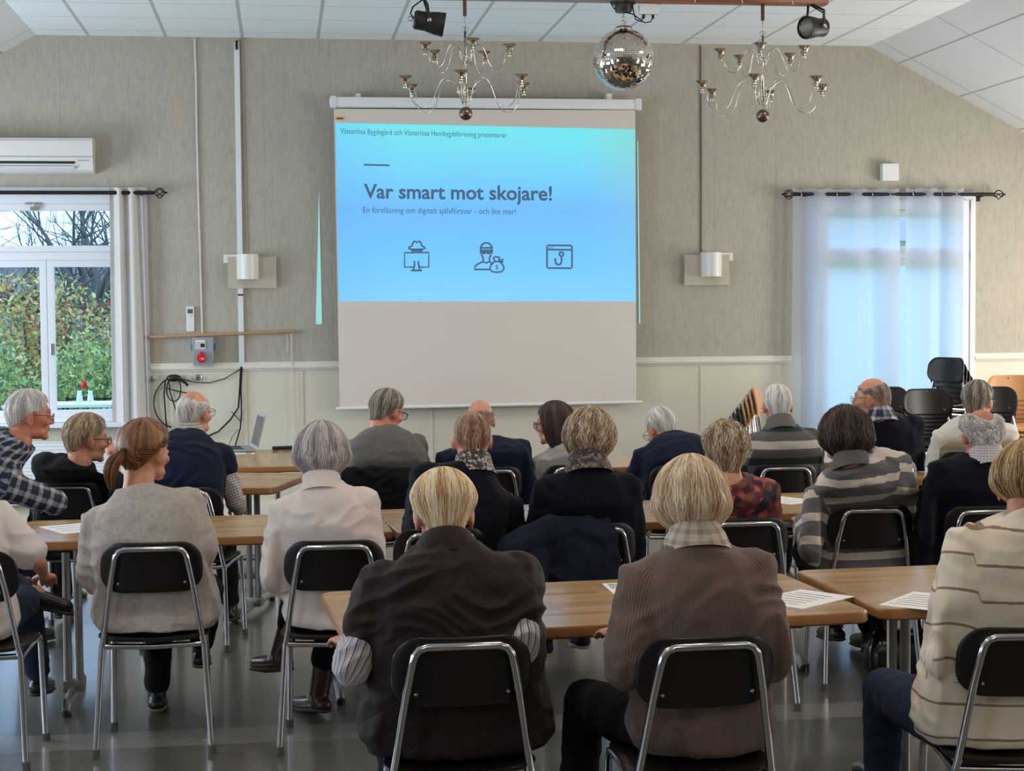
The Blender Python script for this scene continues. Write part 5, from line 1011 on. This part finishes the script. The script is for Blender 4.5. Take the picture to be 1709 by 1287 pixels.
# ================================================================== ceiling beam, ball, chandeliers, spotlights
BY = 10.4; BZ = 3.588
t = empty('lighting_beam', (1.4, BY, BZ)); oo = Vector((1.4, BY, BZ)); L(t, 'brown wooden beam hung below the ceiling', 'beam')
MB().box((1.4, BY, BZ+.06), (4.12, .10, .12), bev=.006).build('beam', wood('reddish_pine', (120, 62, 34), (158, 92, 54), 0, .5, .2), t, off=oo)
for x in (-.4, 1.35, 3.2): MB().tube([(x, BY, BZ+.1), (x, BY, CEIL)], .006, 8).build('hanging_rod', M['steel'], t, off=oo)
for px in (912, 1157, 1236, 1320): q = onY(px, 6, BY-.06); MB().tube([(q.x, BY-.052, BZ+.11), (q.x+.006, BY-.056, BZ+.02), (q.x+.018, BY-.05, BZ-.004)], .0035, 6).build('cable_tie', M['cablewhite'], t, off=oo)
# disco ball
bc = onY(1041, 99, BY); br_ = .192
t = empty('disco_ball', bc); L(t, 'mirrored disco ball hanging from the beam', 'disco ball')
MB().ell((0, 0, 0), (br_-.004,)*3, None, 40, 24).build('core', plain('dark_grout', (70, 66, 60), .6), t, True)
mb = MB(); rows = 46
for i in range(rows):
    a0, a1 = pi*(i+.06)/rows, pi*(i+.94)/rows; am = (a0+a1)/2; n = max(6, int(round(2*pi*math.sin(am)*rows/pi)))
    for k_ in range(n):
        b0, b1 = 2*pi*(k_+.06)/n, 2*pi*(k_+.94)/n; P = [Vector((math.sin(a)*math.cos(b), math.sin(a)*math.sin(b), math.cos(a)))*br_ for a, b in ((a0, b0), (a1, b0), (a1, b1), (a0, b1))]
        c = sum(P, Vector())/4; tx = random.gauss(0, .022); tz = random.gauss(0, .022); R_ = Matrix.Rotation(tx, 3, P[1]-P[0]) @ Matrix.Rotation(tz, 3, P[2]-P[1]); P = [c+R_ @ (p-c) for p in P]; mb.add(P, [(0, 1, 2, 3)])
mb.build('mirror_tiles', plain('mirror', (235, 228, 220), .03, 1., .02), t)
MB().lathe([(.0, br_+.012), (.05, br_+.010), (.062, br_-.012), (.05, br_-.014)], (0, 0, 0), 20).build('cap', M['steel'], t, True)
mb = MB(); mb.tube([(0, .0, br_+.01+.022*1.2)]+[(.016*math.sin(a), 0, br_+.03-.018*math.cos(a)) for a in [2*pi*q/12 for q in range(13)]][1:], .003, 6)
for j in range(2): mb.tube([((.009*math.sin(a) if j == 0 else 0), (.009*math.sin(a) if j else 0), br_+.062+.022*j-.014*math.cos(a)) for a in [2*pi*q/12 for q in range(13)]], .0028, 6)
mb.build('chain', M['steel'], t, True)
mt = bc.z+br_+.10
mo = empty('ball_motor', (bc.x, BY, BZ)); L(mo, 'black rotating motor of the disco ball under the beam', 'motor')
hgt = BZ-mt; MB().lathe([(.02, -hgt), (.05, -hgt), (.056, -hgt+.02), (.056, -.015), (.075, -.012), (.075, 0)], (0, 0, 0), 24).build('motor_body', M['blackpl'], mo, .7)
ad = empty('power_adapter', onY(1083, 18, BY)); L(ad, 'white power adapter with black plugs beside the ball motor', 'power adapter'); ad.location.z = BZ-.045
MB().box((0, 0, 0), (.13, .05, .06), bev=.008).build('adapter_body', M['whitepl'], ad); 
for dx in (-.035, .025): MB().box((dx, 0, -.04), (.016, .016, .03), bev=.003).build('plug', M['blackpl'], ad)
c0 = Vector(ad.location); mb = MB(); mb.tube([c0+Vector(p) for p in ((-.035, 0, -.05), (-.05, 0, -.075), (-.085, 0, -.06), (-.10, -.01, -.02), (-.11, -.02, .03))], .004, 6); mb.tube([c0+Vector(p) for p in ((.025, 0, -.05), (.01, 0, -.075), (-.03, 0, -.08), (-.1, 0, -.03), (-.22, -.0, -.0), (-.25, 0, .05))], .004, 6)
single(mb, 'cable', bk, 'black cables looping between the adapter and the ball motor', 'cable', c0, .9)
# chandeliers
cups = {}
def chandelier(px, py, rot, label, dropz):
    c = onY(px, py, BY); t = empty('chandelier', (c.x, BY, 3.03)); L(t, label, 'chandelier', None)
    m = M['silver']
    MB().tube([(0, 0, -.06), (0, 0, .36)], .0075, 10).build('stem', m, t, True)
    mb = MB(); mb.tube([(0, 0, .36), (0, 0, dropz)], .0035, 6); mb.tube([(.018*math.sin(a), 0, .375-.018*math.cos(a)) for a in [2*pi*q/12 for q in range(13)]], .003, 6); mb.build('hanging_wire', M['steel'], t, True)
    for (n, R_, z, sc, r0) in ((6, .41, -.01, 1, rot), (5, .275, .215, .72, rot*1.7+.4)):
        mb = MB(); mb.tube([(.045*sc*1.3*math.cos(a), .045*sc*1.3*math.sin(a), z) for a in [2*pi*q/20 for q in range(21)]], .0035, 6); mb.lathe([(.008, -.01), (.014, 0), (.008, .01)], (0, 0, z), 12); mb.build('hub', m, t, True)
        for k_ in range(n):
            a = r0+2*pi*k_/n; cs, sn = math.cos(a), math.sin(a)
            prof = [(.004, -.062), (.022, -.058), (.042, -.02), (.055, .03), (.085, .068), (.125, .082), (.165, .062), (.195, .01), (.22, -.055), (.255, -.098), (.30, -.110), (.345, -.088), (.372, -.035), (.378, .03)]
            if sc < 1: prof = [(r*R_/.415, zz*.78) for r, zz in prof]
            # smooth the profile
            P = [Vector((r*cs, r*sn, z+zz)) for r, zz in prof]; Q = []
            for i in range(len(P)-1):
                p0, p1, p2, p3 = P[max(i-1, 0)], P[i], P[i+1], P[min(i+2, len(P)-1)]
                for s_ in (0, .33, .66): Q.append(.5*((2*p1)+(p2-p0)*s_+(2*p0-5*p1+4*p2-p3)*s_*s_+(3*p1-p0-3*p2+p3)*s_**3))
            Q.append(P[-1]); arm_ = MB().tube(Q, .0028, 6).build('arm', m, t, True)
            rr = R_+.0; cz = z + (.055 if sc == 1 else .04); cup = MB().lathe([(.010, -.055), (.013, -.05), (.011, -.044), (.016, -.038), (.014, -.03), (.020, -.024), (.017, -.016), (.022, -.010), (.024, .0), (.044, .014), (.049, .020), (.044, .019), (.018, .008), (.0, .006)], (rr*cs, rr*sn, cz), 18); cup.tube([(prof[-1][0]*cs, prof[-1][0]*sn, z+prof[-1][1]), (rr*cs*.99, rr*sn*.99, cz-.012)], .0035, 6); cup.build('candle_cup', m, arm_, .9)
    MB().tube([(0, 0, -.06), (0, 0, -.10)], .003, 6).build('ball_wire', M['steel'], t); MB().ell((0, 0, -.142), (.042,)*3, None, 20, 14).build('ball', plain('bronze_ball', (112, 94, 88), .3, .9, .1), t, True)
    MB().tube([(0, 0, BZ-3.03-.0), (0, 0, BZ-3.03-.10)], .012, 8).build('hook_strap', plain('rust_brown', (92, 60, 48), .5), t); return t
chandelier(777, 150, .35, 'silver candle chandelier left of the disco ball', .50); chandelier(1273, 150, .12, 'silver candle chandelier right of the disco ball', .50)
# spotlights
def spot(px, py, axis, label, L_, r0, r1, front_grill, hangx):
    c = onY(px, py, BY-.12); t = empty('spotlight', c); L(t, label, 'spotlight'); ax = Vector(axis).normalized(); R_ = ax.to_track_quat('Z', 'Y').to_matrix()
    MB().lathe([(.0, -L_/2), (r0*.8, -L_/2), (r0, -L_/2+.012), (r0, -L_*.1), (r1*.96, L_*.25), (r1*.96, L_/2-.02), (r1, L_/2-.02), (r1, L_/2), (r1*.93, L_/2), (r1*.9, L_*.25), (0, L_*.2)], (0, 0, 0), 26, R_).build('can', M['blackpl'], t, .6)
    if front_grill:
        mb = MB()
        for k_ in range(-4, 5): x = r1*.9*k_/4.6; h = math.sqrt(max(0, (r1*.92)**2-x*x)); mb.tube([R_ @ Vector((x, -h, L_/2-.008)), R_ @ Vector((x, h, L_/2-.008))], .0035, 6)
        mb.build('lens_grille', M['steel'], t, True); MB().lathe([(0, L_*.3), (r1*.88, L_*.3+.01), (r1*.86, L_*.3+.016), (0, L_*.3+.012)], (0, 0, 0), 24, R_).build('lens', plain('frosted_lens', (190, 186, 180), .2), t, True)
    top = Vector((hangx, .12, BZ-c.z)); side_ = ax.cross(Vector((0, 0, 1))).normalized(); mb = MB()
    for s in (-1, 1): mb.tube([side_*s*(r0+.012), side_*s*(r0+.012)+Vector((hangx*.6, 0, r0+.04)), top+side_*s*.02], .008, 6, False)
    mb.build('yoke', M['iron'], t); kn = side_*-(r0+.025) if side_.y > 0 else side_*(r0+.025); mb = MB(); mb.ell(kn, (.014, .008, .014)); mb.build('knob', M['steel'], t, True); bk_ = -ax*(L_/2+.02)
    mb = MB().tube([bk_+Vector((.014*math.cos(a), 0, .014*math.sin(a))) for a in [2*pi*q/10 for q in range(11)]], .003, 6); mb.build('safety_ring', M['steel'], t, True)
    mb = MB(); mb.tube([-ax*L_*.45, -ax*(L_*.6)+Vector((0, 0, .03)), Vector((-ax.x*L_*.5, .05, .1)), top], .005, 6); mb.build('power_lead', M['blackpl'], t, True); return t
spot(716, 37, (1, -.05, -.18), 'black box-like stage spotlight pointing right, left of the chandeliers', .19, .058, .074, False, -.02)
spot(1360, 46, (-1, -.55, -.10), 'black can spotlight with a barred front at the right end of the beam', .17, .058, .072, True, .01)
# ================================================================== things on tables, floor and chairs
TZ = .7405
def paper(px, py, w, h, rz, label, z=TZ, m='paper', lines=6, txt=None, group=None):
    q = onZ(px, py, z); t = empty('paper_sheet', (q.x, q.y, z+.0008), rz); L(t, label, 'paper', group); MB().box((0, 0, 0), (w, h, .0012)).build('sheet', M[m], t)
    if lines:
        mb = MB()
        for k_ in range(lines): mb.box((-.01+random.uniform(-.01, .0), h*.36-k_*h*.75/lines-.02, .0009), (w*.68, .0035, .0006))
        mb.build('printed_lines', M['ink'], t)
    return t
a = paper(1070, 985, .21, .297, .0, 'printed sheet by the left elbow of the taupe cardigan', lines=0)
for i, (s_, zz) in enumerate((('Skojare', .115), ('med', .085), ('Kom', .055))):
    c = bpy.data.curves.new('t', 'FONT'); c.body = s_; c.size = .034 if i < 2 else .022; c.offset = .001; tt = bpy.data.objects.new('t', c); COL.objects.link(tt); bpy.context.view_layer.update(); me = bpy.data.meshes.new_from_object(tt.evaluated_get(bpy.context.evaluated_depsgraph_get())); bpy.data.objects.remove(tt); me.transform(Matrix.Translation((-.092, zz-.01, .0009))); link('printed_heading', me, M['ink'], a)
paper(1338, 1000, .21, .297, -.9, 'printed sheet right of the taupe cardigan on the nearest table'); paper(1548, 1004, .21, .297, -.75, 'printed sheet beside the cream striped jumper')
paper(1308, 835, .21, .297, .5, 'printed sheet left of the grey and cream striped jumper', lines=4); paper(1532, 842, .21, .297, -.4, 'white sheet between the striped jumper and the dark navy pullover', lines=4)
paper(125, 882, .21, .297, .5, 'sheet on the left table beside the grey short-sleeved jumper', lines=3)
paper(1558, 758, .42, .297, .05, 'large white sheet on the far right table', lines=3); paper(1550, 784, .24, .20, .2, 'white sheet under the round green tin', lines=2)
paper(404, 757, .16, .10, -.1, 'white and orange leaflet in front of the laptop', lines=0); q = onZ(415, 757, TZ); single(MB().box((q.x, q.y, TZ+.002), (.04, .09, .001)), 'orange_card', plain('orange_card', (214, 150, 90), .7), 'small orange card on the leaflet before the laptop', 'card', (q.x, q.y, TZ))
q = onZ(1549, 770, TZ); t = empty('round_tin', (q.x, q.y, TZ)); L(t, 'round green tin on the far right table', 'tin'); MB().lathe([(.0, .0005), (.066, .0005), (.068, .012), (.068, .014)], (0, 0, 0), 28).build('base', plain('green_tin', (110, 146, 118), .35, .3), t, .6); MB().lathe([(.0695, .0125), (.0695, .026), (.066, .029), (.045, .030), (0, .030)], (0, 0, 0), 28).build('lid', plain('pale_green_lid', (150, 176, 146), .35, .2), t, .6)
# laptop
q = onZ(392, 753, TZ); t = empty('laptop', (q.x, q.y+.05, TZ), -pi/2+.15); L(t, 'open grey laptop seen from the side on the front table', 'laptop')
MB().box((0, 0, .011), (.34, .235, .016), bev=.004).build('base', M['greypl'], t); mb = MB(); mb.box((0, -.005, .0197), (.29, .10, .0015)); mb.build('keyboard', M['blackpl'], t); MB().box((0, -.085, .0196), (.10, .06, .001)).build('touchpad', M['steel'], t)
R_ = Matrix.Rotation(math.radians(-14), 3, 'X'); MB().box(Vector((0, .128, .02))+R_ @ Vector((0, 0, .115)), (.34, .007, .225), R_, .003).build('display_lid', plain('laptop_grey', (150, 148, 146), .4, .4), t); MB().box(Vector((0, .1235, .02))+R_ @ Vector((0, 0, .115)), (.315, .001, .195), R_).build('display', plain('dark_screen', (60, 62, 64), .2), t)
q = onZ(473, 751, TZ); t = empty('presenter_remote', (q.x, q.y, TZ), .15); L(t, 'black elongated device on the front table right of the laptop', 'device'); MB().box((0, 0, .014), (.15, .045, .024), bev=.009).build('body', M['blackpl'], t); MB().box((.05, 0, .0265), (.03, .02, .002)).build('button', M['greypl'], t)
# jackets
def drape(name, chairobj, m, label, sleeve=True, w=.40, low=.44, seed=1, dx=0):
    cx, cy = chairobj.location.x+dx, chairobj.location.y; b = MB(); g_ = random.Random(seed); P = []
    for k_ in range(9):
        z = .84-(.84-low)*k_/8; ww = w*(.42+.10*(k_/8)); y_ = cy-.035-.05*(k_/8)+(.0 if k_ else .03)
        P.append([Vector((cx+ww*math.cos(a)*(.95 if k_ == 0 else 1), y_+(.030+.012*math.sin(a*5+k_*.7))*math.sin(a), z+.0)) for a in [2*pi*q_/26 for q_ in range(26)]])
    b.loft(P[::-1])
    if sleeve:
        b.tube([(cx-.12, cy-.03, .80), (cx-.26, cy-.05, .72), (cx-.34, cy-.06, .62), (cx-.36, cy-.07, .54)], [.055, .075, .070, .055], 12, True)
        b.tube([(cx-.20, cy-.05, .70), (cx-.22, cy-.10, .58), (cx-.18, cy-.11, .48)], [.07, .075, .06], 12, True)
    o_ = voxel(b, .009, 4); dg = bpy.context.evaluated_depsgraph_get(); dg.update(); me = bpy.data.meshes.new_from_object(o_.evaluated_get(dg)); bpy.data.objects.remove(o_); wrinkle(me, .016, 8, seed); me.transform(Matrix.Translation((-cx, -cy, -low))); shade(me); q = link(name, me, m); q.location = (cx, cy, low); return L(q, label, 'jacket')
M['jk'] = fabric('jacket_cloth', (24, 29, 46), .7, .3, 120, .6, .1); M['jk2'] = fabric('black_coat_cloth', (14, 15, 22), .8, .2, 120, .5, .05)
drape('jacket', CH[7], M['jk'], 'dark blue jacket hung over the chair of the woman with the scarf', True, .36, .46, 3, dx=-.06)
drape('coat', CH[14], M['jk2'], 'black coat over the chair behind the grey jumper', False, .48, .48, 5)
# bags
q = onZ(1505, 1128, 0); t = empty('handbag', (q.x, q.y, 0)); L(t, 'glossy black handbag on the floor under the right table', 'handbag')
MB().loft([rrect(.15, .07, .05, .0), rrect(.17, .085, .06, .05), rrect(.165, .075, .06, .14), rrect(.13, .03, .025, .21)]).build('bag_body', plain('glossy_black_leather', (18, 18, 20), .2), t, True)
for s in (-1, 1): MB().tube([(-.08, s*.02, .19), (-.07, s*.03, .30), (0, s*.035, .34), (.07, s*.03, .30), (.08, s*.02, .19)], .007, 8).build('handle', M['shoe_black'], t, True)
MB().tube([(-.03, -.05, .2), (.03, -.05, .2)], .006, 8).build('clasp', M['steel'], t)
q = Vector((.82, 4.62, 0)); t = empty('rucksack', q, .2); L(t, 'dark rucksack beside the taupe cardigan and her chair', 'bag')
MB().loft([rrect(.11, .08, .05, .0), rrect(.13, .10, .06, .06), rrect(.13, .10, .06, .26), rrect(.09, .07, .05, .33)]).build('bag_body', M['jk2'], t, True); MB().tube([(-.04, -.08, .30), (-.10, -.13, .36), (-.11, -.14, .22), (-.09, -.11, .08)], .012, 8).build('strap', M['cloth_black'], t, True)
# ================================================================== outside the windows
def leafmat(name, cols):
    t = NT(name); a = t.attr('rnd').outputs['Fac']; n = len(cols); t.set(Base_Color=t.ramp(a, [(i/(n-1), S(c)) for i, c in enumerate(cols)]), Roughness=.6); tl = t.new('ShaderNodeBsdfTranslucent'); t.l.new(t.n['Color Ramp'].outputs[0], tl.inputs[0]); mx = t.new('ShaderNodeMixShader'); mx.inputs[0].default_value = .3
    t.l.new(t.b.outputs[0], mx.inputs[1]); t.l.new(tl.outputs[0], mx.inputs[2]); t.l.new(mx.outputs[0], t.out.inputs[0]); return t.m
M['lf_green'] = leafmat('green_leaves', [(84, 104, 76), (134, 162, 104), (186, 202, 126), (232, 226, 156)]); M['lf_yellow'] = leafmat('yellowing_leaves', [(96, 116, 56), (166, 160, 70), (214, 186, 90), (236, 200, 120)]); M['lf_red'] = leafmat('russet_leaves', [(90, 44, 40), (134, 66, 50), (170, 104, 64), (210, 150, 90)])
M['lf_mix'] = leafmat('mixed_autumn_leaves', [(104, 120, 84), (176, 184, 110), (168, 96, 76), (240, 196, 130), (220, 214, 140), (130, 160, 104)]); M['lf_mix2'] = leafmat('mixed_green_leaves', [(150, 100, 84), (126, 156, 100), (180, 200, 124), (160, 96, 80), (222, 222, 156)])
M['bark'] = plain('grey_bark', (92, 88, 84), .9, 0, .25, 8); M['grass'] = plain('lawn_grass', (104, 140, 70), .9, 0, .3, 3)
def leaves(c, R_, n, size, g):
    d = g.normal(0, 1, (n, 3)); d /= np.linalg.norm(d, axis=1)[:, None]; r = g.random(n)**.4; P = d*r[:, None]*np.array(R_); P += g.normal(0, .06, (n, 3)); a = g.normal(0, 1, (n, 3)); a /= np.linalg.norm(a, axis=1)[:, None]; b = np.cross(a, g.normal(0, 1, (n, 3))); b /= np.linalg.norm(b, axis=1)[:, None]; s = size*(.6+.8*g.random(n))[:, None]
    V = np.stack([P-a*s, P-b*s*.55, P+a*s, P+b*s*.55], 1).reshape(-1, 3)+np.array(c); return V, g.random(n)
def bush(name, c, R_, n, size, mat, label, seed, stems=6):
    g = np.random.default_rng(seed); V, r = leaves((0, 0, R_[2]*.9), R_, n, size, g); me = bpy.data.meshes.new('foliage'); me.from_pydata(V.tolist(), [], [(4*i, 4*i+1, 4*i+2, 4*i+3) for i in range(n)]); at = me.attributes.new('rnd', 'FLOAT', 'POINT'); at.data.foreach_set('value', np.repeat(r, 4).astype(np.float32))
    t = empty(name, c); tag(t, label, 'shrub'); link('foliage', me, mat, t); mb = MB(); q = random.Random(seed)
    for k_ in range(stems): a = q.uniform(0, 6.28); mb.tube([(0, 0, 0), (math.cos(a)*R_[0]*.2, math.sin(a)*R_[1]*.2, R_[2]*.7), (math.cos(a)*R_[0]*.5, math.sin(a)*R_[1]*.5, R_[2]*1.4)], [.04, .025, .01], 6)
    mb.build('stem', M['bark'], t); return t
GZ = -.35
struct(MB().box((1, WY+.3+21, GZ-.1), (60, 42, .2)).build('ground', M['grass']))
bush('shrub', (-3.3, 17.6, GZ), (.85, .7, 1.05), 9500, .030, M['lf_green'], 'green leafy shrub outside the left casement', 1)
bush('shrub', (-2.1, 19.2, GZ), (.75, .7, .92), 9500, .030, M['lf_green'], 'green shrub outside the right casement', 2)
bush('shrub', (-1.55, 21.0, GZ), (.7, .7, 1.1), 6500, .032, M['lf_red'], 'russet and green shrub outside by the curtain', 3)
bush('shrub', (-5.1, 19.5, GZ), (1.0, .8, 1.15), 6500, .036, M['lf_yellow'], 'yellowing shrub outside at the far left', 4)
bush('shrub', (-3.2, 22.3, GZ), (1.2, .8, 1.35), 7000, .04, M['lf_mix'], 'tall yellow-leaved shrub behind the green ones outside', 5)
bush('shrub', (-1.6, 23.6, GZ), (1.0, .9, 1.5), 7000, .04, M['lf_mix2'], 'tall green shrub behind the russet one outside', 6)
def tree(c, h, seed, label, spread=1.):
    q = random.Random(seed); t = empty('bare_tree', c); tag(t, label, 'tree'); tr_ = MB(); br_ = MB(); tw = MB(); V = []
    def grow(mb, p, d, L_, r, lv):
        pts = [p]; rr = [r]; dd = d.copy()
        for k_ in range(4): dd = (dd + Vector((q.gauss(0, .12), q.gauss(0, .12), q.gauss(.04, .08)))).normalized(); pts.append(pts[-1]+dd*L_/4); rr.append(r*(1-.16*(k_+1)))
        mb.tube(pts, rr, 6 if lv < 2 else 4)
        if lv >= 4: return
        for k_ in range((7, 5, 4, 3)[lv]):
            s = q.uniform(.35, 1); i = min(3, int(s*4)); b = pts[i].lerp(pts[i+1], s*4-i) if s < 1 else pts[-1]; nd = (dd + Vector((q.gauss(0, .7), q.gauss(0, .5), q.gauss(-.05, .45)))*spread).normalized(); grow(br_ if lv < 2 else tw, b, nd, L_*q.uniform(.55, .8), rr[i]*.55, lv+1)
    grow(tr_, Vector((0, 0, 0)), Vector((q.gauss(0, .08), 0, 1)).normalized(), h, .17, 0); tr_.build('trunk', M['bark'], t, True); br_.build('branch', M['bark'], t, True); tw.build('twigs', M['bark'], t, True); return t
tree((-2.95, 25.5, GZ), 2.5, 3, 'large bare tree rising outside the left window'); tree((-2.0, 29.0, GZ), 2.8, 8, 'bare tree with forked trunk outside right of the large one'); tree((-4.9, 29, GZ), 2.8, 12, 'bare tree outside at the far left'); tree((-3.4, 34, GZ), 3.2, 17, 'distant bare tree between the nearer ones')
# red house, white garden furniture, bench
t = empty('house', (-6.4, 42, GZ)); tag(t, 'brick red house beyond the shrubs outside the left window', 'house'); MB().box((0, 0, 1.2), (9, 5, 2.4)).build('wall', plain('brick_red_wall', (140, 66, 56), .8, 0, .15, 30), t); mb = MB(); mb.add([(-4.8, -2.8, 2.35), (4.8, -2.8, 2.35), (4.8, 2.8, 2.35), (-4.8, 2.8, 2.35), (-4.8, 0, 3.3), (4.8, 0, 3.3)], [(0, 1, 5, 4), (2, 3, 4, 5), (1, 2, 5), (3, 0, 4), (0, 3, 2, 1)]); mb.build('roof', plain('slate_roof', (96, 92, 96), .8), t)
for x in (-2, 0, 2): f = MB().box((x, -2.53, 1.4), (.9, .06, 1.0)).build('window', M['frame'], t); MB().box((x, -2.57, 1.4), (.7, .02, .8)).build('pane', plain('dark_glass', (90, 104, 124), .1), f)
q = onD(100, 672, 16.2); t = empty('garden_table', (q.x, q.y, GZ)); tag(t, 'pale garden table outside the left window', 'table'); zt = q.z-GZ; MB().box((0, 0, zt-.02), (1.0, .6, .03), bev=.005).build('tabletop', M['white'], t)
for sx in (-1, 1):
    for sy_ in (-1, 1): MB().tube([(sx*.44, sy_*.25, 0), (sx*.44, sy_*.25, zt-.03)], .018, 8).build('leg', M['white'], t)
for k_, (px, lab) in enumerate(((133, 'white vase on the garden table, the left one'), (151, 'white vase on the garden table, the right one'))):
    q = onD(px, 672, 16.1); single(MB().lathe([(.022, 0), (.032, .02), (.02, .09), (.024, .115), (.018, .113), (.0, .02)], (q.x, q.y, q.z), 16), 'vase', M['white'], lab, 'vase', (q.x, q.y, q.z), .8, 'white vases outside')
q = onD(172, 668, 17.2); t = empty('garden_bench', (q.x, q.y, GZ)); tag(t, 'dark metal garden bench outside by the curtain', 'bench'); hz_ = q.z-GZ
for s in (-1, 1): MB().tube([(s*.4, 0, 0), (s*.4, 0, hz_)], .015, 8).build('leg', M['iron'], t); MB().tube([(s*.4, .35, 0), (s*.4, .35, hz_+.02)], .015, 8).build('leg', M['iron'], t)
MB().box((0, .17, hz_*.62), (.86, .4, .02)).build('seat', M['iron'], t); mb = MB(); [mb.tube([(-.4, .35, hz_-.08*k_), (.4, .35, hz_-.08*k_)], .01, 6) for k_ in range(3)]; mb.build('backrest', M['iron'], t)
q = onY(140, 642, WY-.03); single(MB().ell((q.x, q.y+.02, q.z), (.026, .02, .03)).tube([(q.x, q.y+.02, q.z+.02), (q.x+.01, q.y+.02, q.z+.6)], .0008, 4), 'red_ornament', plain('red_ornament', (214, 24, 40), .4), 'small red ornament hanging in the left window', 'ornament', q, True)
# neighbour seen through the gap of the curtains
t = empty('house', (9.0, 30, GZ-1.2)); tag(t, 'pale house far outside the curtained door', 'house'); MB().box((0, 0, 2.2), (5, 4, 4.4)).build('wall', plain('pale_wall', (214, 214, 208), .8), t); mb = MB(); mb.add([(-2.8, -2.3, 4.3), (2.8, -2.3, 4.3), (2.8, 2.3, 4.3), (-2.8, 2.3, 4.3), (-2.8, 0, 5.8), (2.8, 0, 5.8)], [(0, 1, 5, 4), (2, 3, 4, 5), (1, 2, 5), (3, 0, 4), (0, 3, 2, 1)]); mb.build('roof', plain('grey_roof', (150, 150, 156), .8), t)
# prototypes of chairs are used; nothing left over at the origin
for p in (chairB, chairW):
    if p.name not in usedc:
        for c in children(p): bpy.data.objects.remove(c)
